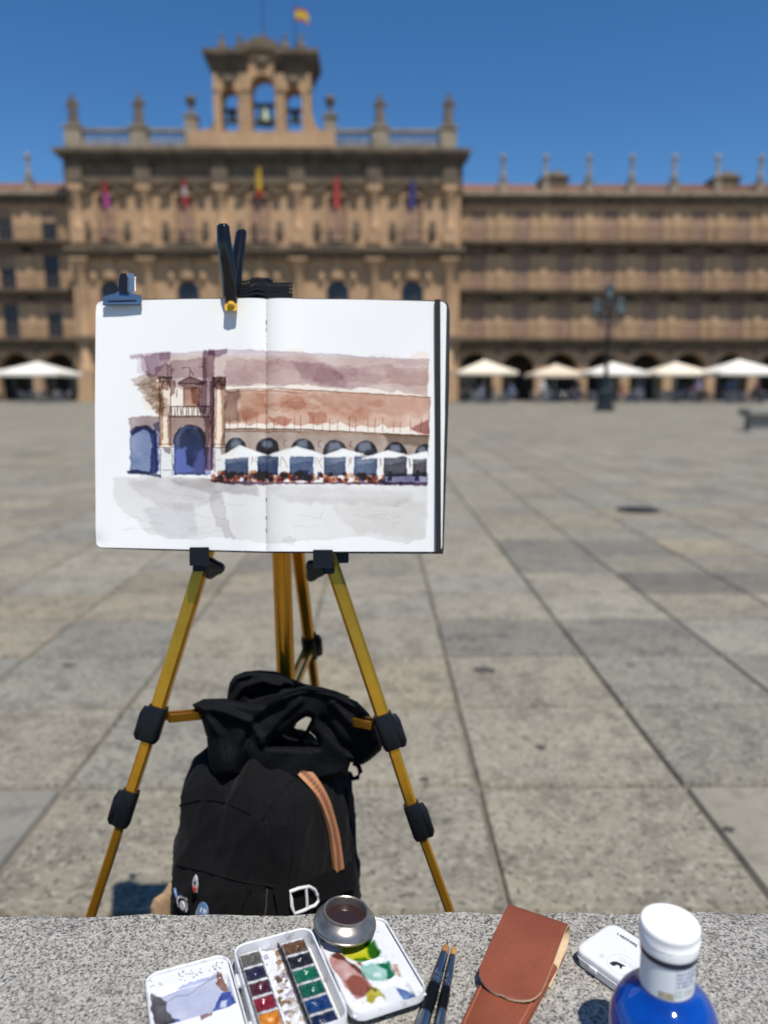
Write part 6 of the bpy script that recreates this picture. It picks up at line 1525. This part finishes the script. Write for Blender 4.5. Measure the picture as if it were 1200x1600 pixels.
# metal dipper standing on the back of the right tray
dc = T0 + EX * (0.0660 + 0.0225) + EY * 0.0135 + Vector((0, 0, 0.0150))
dip = thing('water_dipper', dc, 'round metal painting dipper of dark water on the palette edge', 'water cup')
tilt = Matrix.Translation(dc) @ Matrix.Rotation(math.radians(6), 4, 'Y') @ Matrix.Translation((0, 0, 0.0021)) @ Matrix.Diagonal((1, 1, 0.82, 1))
m_ = MB(); m_.M = tilt
m_.lathe([(0.0170, 0), (0.0215, 0.0008), (0.0243, 0.0030), (0.0254, 0.0052), (0.0256, 0.0062), (0.0249, 0.0070), (0.0249, 0.0076), (0.0254, 0.0084), (0.0250, 0.0096), (0.0238, 0.0122), (0.0215, 0.0150), (0.0190, 0.0168), (0.0180, 0.0176), (0.0178, 0.0192), (0.0185, 0.0199), (0.0184, 0.0208), (0.0174, 0.0210), (0.0166, 0.0203), (0.0163, 0.0190), (0.0163, 0.0100), (0.0150, 0.0095)], 56)
m_.build('cup', M['steel'], dip, 35)
m_ = MB(); m_.M = tilt; m_.lathe([(0.0162, 0.0108), (0.0162, 0.0126), (0.0001, 0.01255)], 40, cap=False); m_.build('water', M['dirty_water'], dip)

# ------------------------------------------------------------------ two brushes
def brush(tip, tail, r, hair, label, lens):
    tip, tail = Vector(tip), Vector(tail); d = (tail - tip).normalized()
    b = thing('paint_brush', tip, label, 'brush', 'brushes on the bench')
    p = lambda s: tip + d * s
    h, f, hd = lens
    def rings(prof, n=16, flat=1.0):
        side = d.cross(Vector((0, 0, 1))).normalized(); up = side.cross(d).normalized()
        return [[p(s) + side * rr_ * math.cos(a) + up * rr_ * flat * math.sin(a) for a in [2 * math.pi * j / n for j in range(n)]] for s, rr_ in prof]
    m_ = MB(); m_.loft(rings([(h * 0.30, r * 0.42), (h * 0.55, r * 0.86), (h * 0.8, r * 1.0), (h * 1.05, r * 0.92)])); k = m_.build('bristles', hair, b, 60)
    m_ = MB(); m_.loft(rings([(0, r * 0.03), (h * 0.12, r * 0.14), (h * 0.31, r * 0.43)])); m_.build('bristle_tip', M['hair_tip'], k, 60)
    m_ = MB(); m_.loft(rings([(h, r * 0.95), (h + 0.001, r * 1.0), (h + f * 0.6, r * 1.28), (h + f * 0.72, r * 1.32), (h + f * 0.74, r * 1.18), (h + f * 0.77, r * 1.18), (h + f * 0.79, r * 1.36), (h + f * 0.86, r * 1.36), (h + f * 0.88, r * 1.22), (h + f * 0.91, r * 1.22), (h + f * 0.93, r * 1.38), (h + f, r * 1.38)], 20)); m_.build('ferrule', M['ferrule'], b, 40)
    m_ = MB(); m_.loft(rings([(h + f - 0.001, r * 1.30), (h + f + 0.006, r * 1.5), (h + f + hd * 0.5, r * 1.56), (h + f + hd, r * 1.46)], 20)); m_.build('handle', M['lacquer'], b, 60)
    m_ = MB(); m_.loft(rings([(h + f + hd - 0.0005, r * 1.5), (h + f + hd + 0.002, r * 1.56), (h + f + hd + 0.010, r * 1.55), (h + f + hd + 0.012, r * 1.4), (h + f + hd + 0.04, r * 1.3), (h + f + hd + 0.042, r * 0.9)], 20)); m_.build('end_cap', M['ferrule'], b, 40)
t1, e1 = at_z(700, 1470.5, BT + 0.0056), at_z(659, 1602, BT + 0.0056)
brush(t1, e1, 0.0033, M['hair'], 'thicker of two brushes, brown pointed bristles and black handle', (0.0150, 0.0350, 0.0290))
t2, e2 = at_z(711.5, 1474, BT + 0.0043), at_z(686, 1602, BT + 0.0043)
brush(t2, e2, 0.0024, M['hair_gold'], 'slimmer brush with golden bristles beside the leather case', (0.0145, 0.0350, 0.0225))

# ------------------------------------------------------------------ leather brush case

CA = Vector((0.0732, 0.4694, BT)); AX = Vector((0.49, 0.872, 0)).normalized(); AS = Vector((AX.y, -AX.x, 0))   # origin, along to the fold, across to the right
case = thing('brush_case', CA + AX * 0.05, 'brown leather brush case with folded flap and stitched edges', 'case')
cp = lambda s, w, z: CA + AX * s + AS * w + Vector((0, 0, z))
def hw_body(s): return float(np.interp(s, [-0.075, 0.0, 0.10, 0.125], [0.0175, 0.0195, 0.0255, 0.0258]))
def case_panel(z0, z1, s0, s1, bulge, name, material, shrink=0.0):
    rings = []; n = 30
    for k in range(n + 1):
        s = s0 + (s1 - s0) * k / n; h = hw_body(s) - shrink; r = []
        for j in range(17):
            w = -1 + 2 * j / 16; r.append(cp(s, w * h, z1 + bulge * (1 - abs(w) ** 2.2) ** 0.8 * min(1, (s - s0) / 0.01 + 0.1)))
        for j in range(16, -1, -1):
            w = -1 + 2 * j / 16; r.append(cp(s, w * h, z0))
        rings.append(r)
    m_ = MB(); m_.loft(rings); return m_.build(name, material, case, 40)
case_panel(0.0004, 0.0024, -0.07, 0.110, 0.0, 'back_panel', M['leather'])
body = case_panel(0.0027, 0.0047, -0.07, 0.092, 0.0042, 'front_panel', M['leather'], 0.0003)
# stitches along both edges of the front panel and across its end
m_ = MB()
def st(p, d, r=0.00042, l=0.0011): m_.tube([p - d * l, p - d * l * 0.5 + Vector((0, 0, 0.0003)), p + d * l * 0.5 + Vector((0, 0, 0.0003)), p + d * l], r, 5)
for k in range(52):
    s = -0.066 + k * 0.0030
    for sg in (-1, 1):
        w = sg * (hw_body(s) - 0.0030); st(cp(s, w, 0.0063), (cp(s + 0.01, sg * (hw_body(s + 0.01) - 0.0030), 0.0063) - cp(s, w, 0.0063)).normalized())
for k in range(12): st(cp(0.0012 - 0.066, -0.0145 + k * 0.0026, 0.0072), AS)
stt = m_.build('stitching', M['stitch'], body); stt['kind'] = 'stuff'
# flap: leather strip that loops over the open end; smooth side out, raw side in
path = [(0.072, 0.0012), (0.090, 0.0014), (0.106, 0.0022)]
for k in range(13):
    a = -math.pi / 2 + math.pi * k / 12; path.append((0.1155 + 0.0098 * math.cos(a), 0.0125 + 0.0103 * math.sin(a)))
path += [(0.106, 0.0222), (0.096, 0.0205), (0.086, 0.0182), (0.076, 0.0160), (0.068, 0.0145), (0.060, 0.0132), (0.052, 0.0122), (0.046, 0.0117), (0.042, 0.0114), (0.039, 0.0112), (0.037, 0.0111), (0.0358, 0.0110)]
def flap_hw(i, s):
    if i < 16: return 0.0253
    b = 0.0252 - 0.0004 * (0.11 - s) / 0.06
    e = max(0.0, (0.058 - s) / (0.058 - 0.0355))
    return b * math.sqrt(max(0.0, 1 - e ** 2.6)) if e > 0 else b
outer, inner = [], []
for i, (s, z) in enumerate(path):
    a, b = path[max(i - 1, 0)], path[min(i + 1, len(path) - 1)]; t = Vector((b[0] - a[0], b[1] - a[1])).normalized(); nrm = Vector((t.y, -t.x))
    h = max(0.0006, flap_hw(i, s)); th = 0.00085
    ro, ri = [], []
    for j in range(13):
        w = (-1 + 2 * j / 12) * h; dz = 0.0006 * math.sin(s * 160 + j * 0.35) * (i > 18)
        ro.append(cp(s + nrm.x * th, w, z + nrm.y * th + dz)); ri.append(cp(s - nrm.x * th, w, z - nrm.y * th + dz))
    outer.append(ro); inner.append(ri)
m_ = MB(); n, w_ = len(path), 13
vs = [v for r in outer for v in r] + [v for r in inner for v in r]; B_ = n * w_
m_.m = 0; m_.add(vs, [(i * w_ + j, i * w_ + j + 1, (i + 1) * w_ + j + 1, (i + 1) * w_ + j) for i in range(n - 1) for j in range(w_ - 1)])
fi = [(B_ + i * w_ + j, B_ + (i + 1) * w_ + j, B_ + (i + 1) * w_ + j + 1, B_ + i * w_ + j + 1) for i in range(n - 1) for j in range(w_ - 1)]
for e in (0, w_ - 1): fi += [(i * w_ + e, (i + 1) * w_ + e, B_ + (i + 1) * w_ + e, B_ + i * w_ + e) for i in range(n - 1)]
for i in (0, n - 1): fi += [(i * w_ + j, B_ + i * w_ + j, B_ + i * w_ + j + 1, i * w_ + j + 1) for j in range(w_ - 1)]
m_.f += fi; m_.mi += [1] * len(fi)
me_ = m_.build('flap', [M['leather'], M['suede_pale']], case, 45)

# ------------------------------------------------------------------ small closed white tin
WX, WY = Vector((0.80, 0.60, 0)).normalized(), Vector((0.60, -0.80, 0)).normalized()
W0 = Vector((0.1545, 0.5470, BT))
wtin = thing('hinged_tin', W0 + WX * 0.023 + WY * 0.038, 'small closed white hinged tin with black print behind the blue bottle', 'tin')
MW = Matrix(((WX.x, WY.x, 0, W0.x), (WX.y, WY.y, 0, W0.y), (0, 0, 1, W0.z), (0, 0, 0, 1)))
ww, wl = 0.050, 0.077
def rr_ring(d, z, r=0.0085): return [(x, y, z) for x, y in rrect(ww - 2 * d, wl - 2 * d, r, 6, ww / 2, wl / 2)]
m_ = MB(); m_.M = MW; m_.loft([rr_ring(0.0022, 0), rr_ring(0.0008, 0.0012), rr_ring(0.0006, 0.0066), rr_ring(0.0012, 0.0070)]); m_.build('base', M['tin_white'], wtin, 40)
m_ = MB(); m_.M = MW; m_.loft([rr_ring(0.0002, 0.0073), rr_ring(-0.0004, 0.0076), rr_ring(-0.0004, 0.0082), rr_ring(0, 0.0086), rr_ring(0, 0.0122), rr_ring(0.0006, 0.0134), rr_ring(0.0018, 0.0140), rr_ring(0.0030, 0.01415)]); lid = m_.build('lid', M['tin_white'], wtin, 40)
for y in (0.016, 0.046):
    m_ = MB(); m_.M = MW; m_.bbox(-0.0016, 0.0004, y, y + 0.0075, 0.0058, 0.0090, 0.0006); m_.build('hinge_tab', M['tin_white'], wtin, 40)
zt = 0.01420
def strokes(m_, x0, y0, dx, dy, n, h, seed, gap=()):
    r2 = random.Random(seed); u = Vector((dx, dy, 0)).normalized(); v = Vector((-u.y, u.x, 0)); p = Vector((x0, y0, 0)); step = Vector((dx, dy, 0)).length / n
    for k in range(n):
        if k in gap: continue
        c_ = p + u * (k + 0.5) * step
        w = step * 0.34; hh = h * r2.choice([0.8, 1, 1, 1.0])
        kind = r2.randrange(4)
        def bar(a0, b0, a1, b1, t=h * 0.09):
            q0, q1 = c_ + u * a0 + v * b0, c_ + u * a1 + v * b1; dd = (q1 - q0).normalized(); e = Vector((-dd.y, dd.x, 0)) * t
            m_.slab([(q.x, q.y) for q in (q0 - e, q1 - e, q1 + e, q0 + e)], zt, zt + 0.00006)
        bar(-w, -hh / 2, -w, hh / 2)
        if kind != 0: bar(w, -hh / 2, w, hh / 2)
        if kind in (0, 2): bar(-w, hh / 2, w, hh / 2)
        if kind in (1, 2): bar(-w, 0, w, 0)
        if kind == 3: bar(-w, -hh / 2, w, hh / 2)
m_ = MB(); m_.M = MW; strokes(m_, 0.0405, 0.012, 0, 0.052, 21, 0.0030, 2, (8, 13)); m_.build('printed_line', M['print_black'], lid)
m_ = MB(); m_.M = MW
for k, x in enumerate((0.0170, 0.0188, 0.0206)): strokes(m_, x, 0.030, 0, 0.026 - 0.004 * k, 15, 0.0008, 5 + k, (4, 9))
m_.build('small_print', M['print_grey'], lid)
m_ = MB(); m_.M = MW
m_.slab([(0.0080, 0.0282), (0.0112, 0.0290), (0.0130, 0.0300), (0.0140, 0.0322), (0.0146, 0.0350), (0.0150, 0.0385), (0.0136, 0.0372), (0.0126, 0.0366), (0.0098, 0.0378), (0.0096, 0.0366), (0.0114, 0.0348), (0.0108, 0.0330), (0.0082, 0.0326), (0.0072, 0.0310)], zt, zt + 0.00007); m_.build('emblem', M['print_black'], lid)
def ring_print(cx, cy, r, t, name, material, parent, Mx, z, a0=0, a1=6.2832, n=48):
    m_ = MB(); m_.M = Mx; rings = []
    for k in range(n + 1):
        a = a0 + (a1 - a0) * k / n; c_, s_ = math.cos(a), math.sin(a); rings.append([(cx + (r - t) * c_, cy + (r - t) * s_, z), (cx + (r + t) * c_, cy + (r + t) * s_, z), (cx + (r + t) * c_, cy + (r + t) * s_, z + 0.00005), (cx + (r - t) * c_, cy + (r - t) * s_, z + 0.00005)])
    m_.loft(rings); return m_.build(name, material, parent)
ring_print(0.014, 0.035, 0.0108, 0.00010, 'printed_circle', M['print_grey'], lid, MW, zt)
ring_print(0.0095, 0.0200, 0.0014, 0.00028, 'printed_mark', M['print_grey'], lid, MW, zt)

# ------------------------------------------------------------------ blue bottle with white screw cap
BX, BY = 0.1852, 0.440
bot = thing('blue_bottle', (BX, BY, BT), 'round blue bottle with white ribbed screw cap and printed neck label', 'bottle')
m_ = MB()
m_.lathe([(0.024, 0.0), (0.031, 0.0015), (0.0338, 0.006), (0.0345, 0.012), (0.0345, 0.040), (0.0340, 0.047), (0.0325, 0.0535), (0.0295, 0.0600), (0.0255, 0.0650), (0.0210, 0.0685), (0.0180, 0.0705), (0.0168, 0.0720), (0.0165, 0.0735), (0.0165, 0.1000), (0.0150, 0.1010)], 64, (BX, BY, BT)); m_.build('body', M['blue_glass'], bot, 40)
m_ = MB(); m_.lathe([(0.01655, 0.0738), (0.01672, 0.0740), (0.01672, 0.0960), (0.01655, 0.0962)], 64, (BX, BY, BT), cap=False); lab = m_.build('neck_label', M['label'], bot, 40)
m_ = MB(); m_.lathe([(0.0166, 0.0964), (0.0175, 0.0966), (0.0176, 0.1000), (0.0160, 0.1004)], 64, (BX, BY, BT)); m_.build('neck_ring', M['navy'], bot, 40)
# cap: tamper band, ribbed skirt, smooth rolled top
m_ = MB(); m_.lathe([(0.0165, 0.1006), (0.0178, 0.1008), (0.0181, 0.1020), (0.0181, 0.1062), (0.0176, 0.1066)], 64, (BX, BY, BT)); m_.build('tamper_band', M['cap'], bot, 40)
m_ = MB(); rings = []; NR = 180
for r, z, rib in ((0.0172, 0.1068, 0), (0.01825, 0.1070, 0), (0.0184, 0.1078, 0), (0.0180, 0.1082, 0.0006), (0.0179, 0.1128, 0.0006), (0.0182, 0.1136, 0), (0.01825, 0.1150, 0), (0.0178, 0.1164, 0), (0.0170, 0.1171, 0), (0.0160, 0.1172, 0), (0.0155, 0.1170, 0)):
    rings.append([(BX + (r + rib * (1 if j % 3 == 0 else -0.4)) * math.cos(2 * math.pi * j / NR), BY + (r + rib * (1 if j % 3 == 0 else -0.4)) * math.sin(2 * math.pi * j / NR), BT + z) for j in range(NR)])
m_.loft(rings); m_.build('cap', M['cap'], bot, 50)
# print on the neck label
def on_label(a, z, o=0.0): r = 0.01678 + o; return Vector((BX + r * math.sin(a), BY - r * math.cos(a), BT + z))
def curved(m_, a0, a1, z0, z1):
    n = max(1, int(abs(a1 - a0) / 0.06) + 1); rings = []
    for k in range(n + 1):
        a = a0 + (a1 - a0) * k / n; rings.append([on_label(a, z0), on_label(a, z0, 0.00006), on_label(a, z1, 0.00006), on_label(a, z1)])
    m_.loft(rings)
r2 = random.Random(12); m_ = MB()
for ln, (z, wd) in enumerate(((0.0918, 0.92), (0.0890, 0.90), (0.0862, 0.74), (0.0834, 0.78))):
    a = -0.02
    while a < wd - 0.06:
        for _ in range(r2.randrange(3, 8)):
            if a > wd - 0.06: break
            h = r2.choice([0.0014, 0.0014, 0.0019]); b = r2.choice([0, 0, -0.0004]); curved(m_, a, a + 0.014, z + b, z + h)
            if r2.random() < 0.7: curved(m_, a + 0.009, a + 0.030, z + r2.choice([0, 0.0009]), z + r2.choice([0.0004, 0.0012]))
            if r2.random() < 0.5: curved(m_, a + 0.030, a + 0.039, z, z + 0.0012)
            a += 0.054
        a += 0.045
m_.build('printed_text', M['print_blue'], lab)
m_ = MB(); rings = []
for k in range(29):
    an = 2 * math.pi * k / 32 + 0.5; q = lambda rr_: on_label(0.10 + rr_ / 0.0168 * math.cos(an), 0.0790 + rr_ * math.sin(an), 0.00003); rings.append([q(0.0018), q(0.0018) , q(0.0022), q(0.0022)])
m_.loft(rings); curved(m_, 0.095, 0.108, 0.0782, 0.0802); curved(m_, 0.108, 0.16, 0.0782, 0.0786); m_.build('printed_mark', M['print_green'], lab)
m_ = MB()
for z, w in ((0.0802, 0.36), (0.0790, 0.44), (0.0776, 0.52)):
    for k in range(int(w / 0.04)): curved(m_, 0.30 + k * 0.04, 0.30 + k * 0.04 + 0.028, z, z + 0.0005)
m_.build('small_print', M['print_grey'], lab)
m_ = MB(); curved(m_, -0.66, -0.10, 0.0748, 0.0795); m_.build('printed_picture', M['print_olive'], lab)
m_ = MB(); curved(m_, -0.06, -0.05, 0.0750, 0.0955); m_.build('printed_rule', M['print_grey'], lab)
print('objects', len(scene.objects), 'tris', sum(len(o.data.polygons) for o in scene.objects if o.type == 'MESH') * 2)
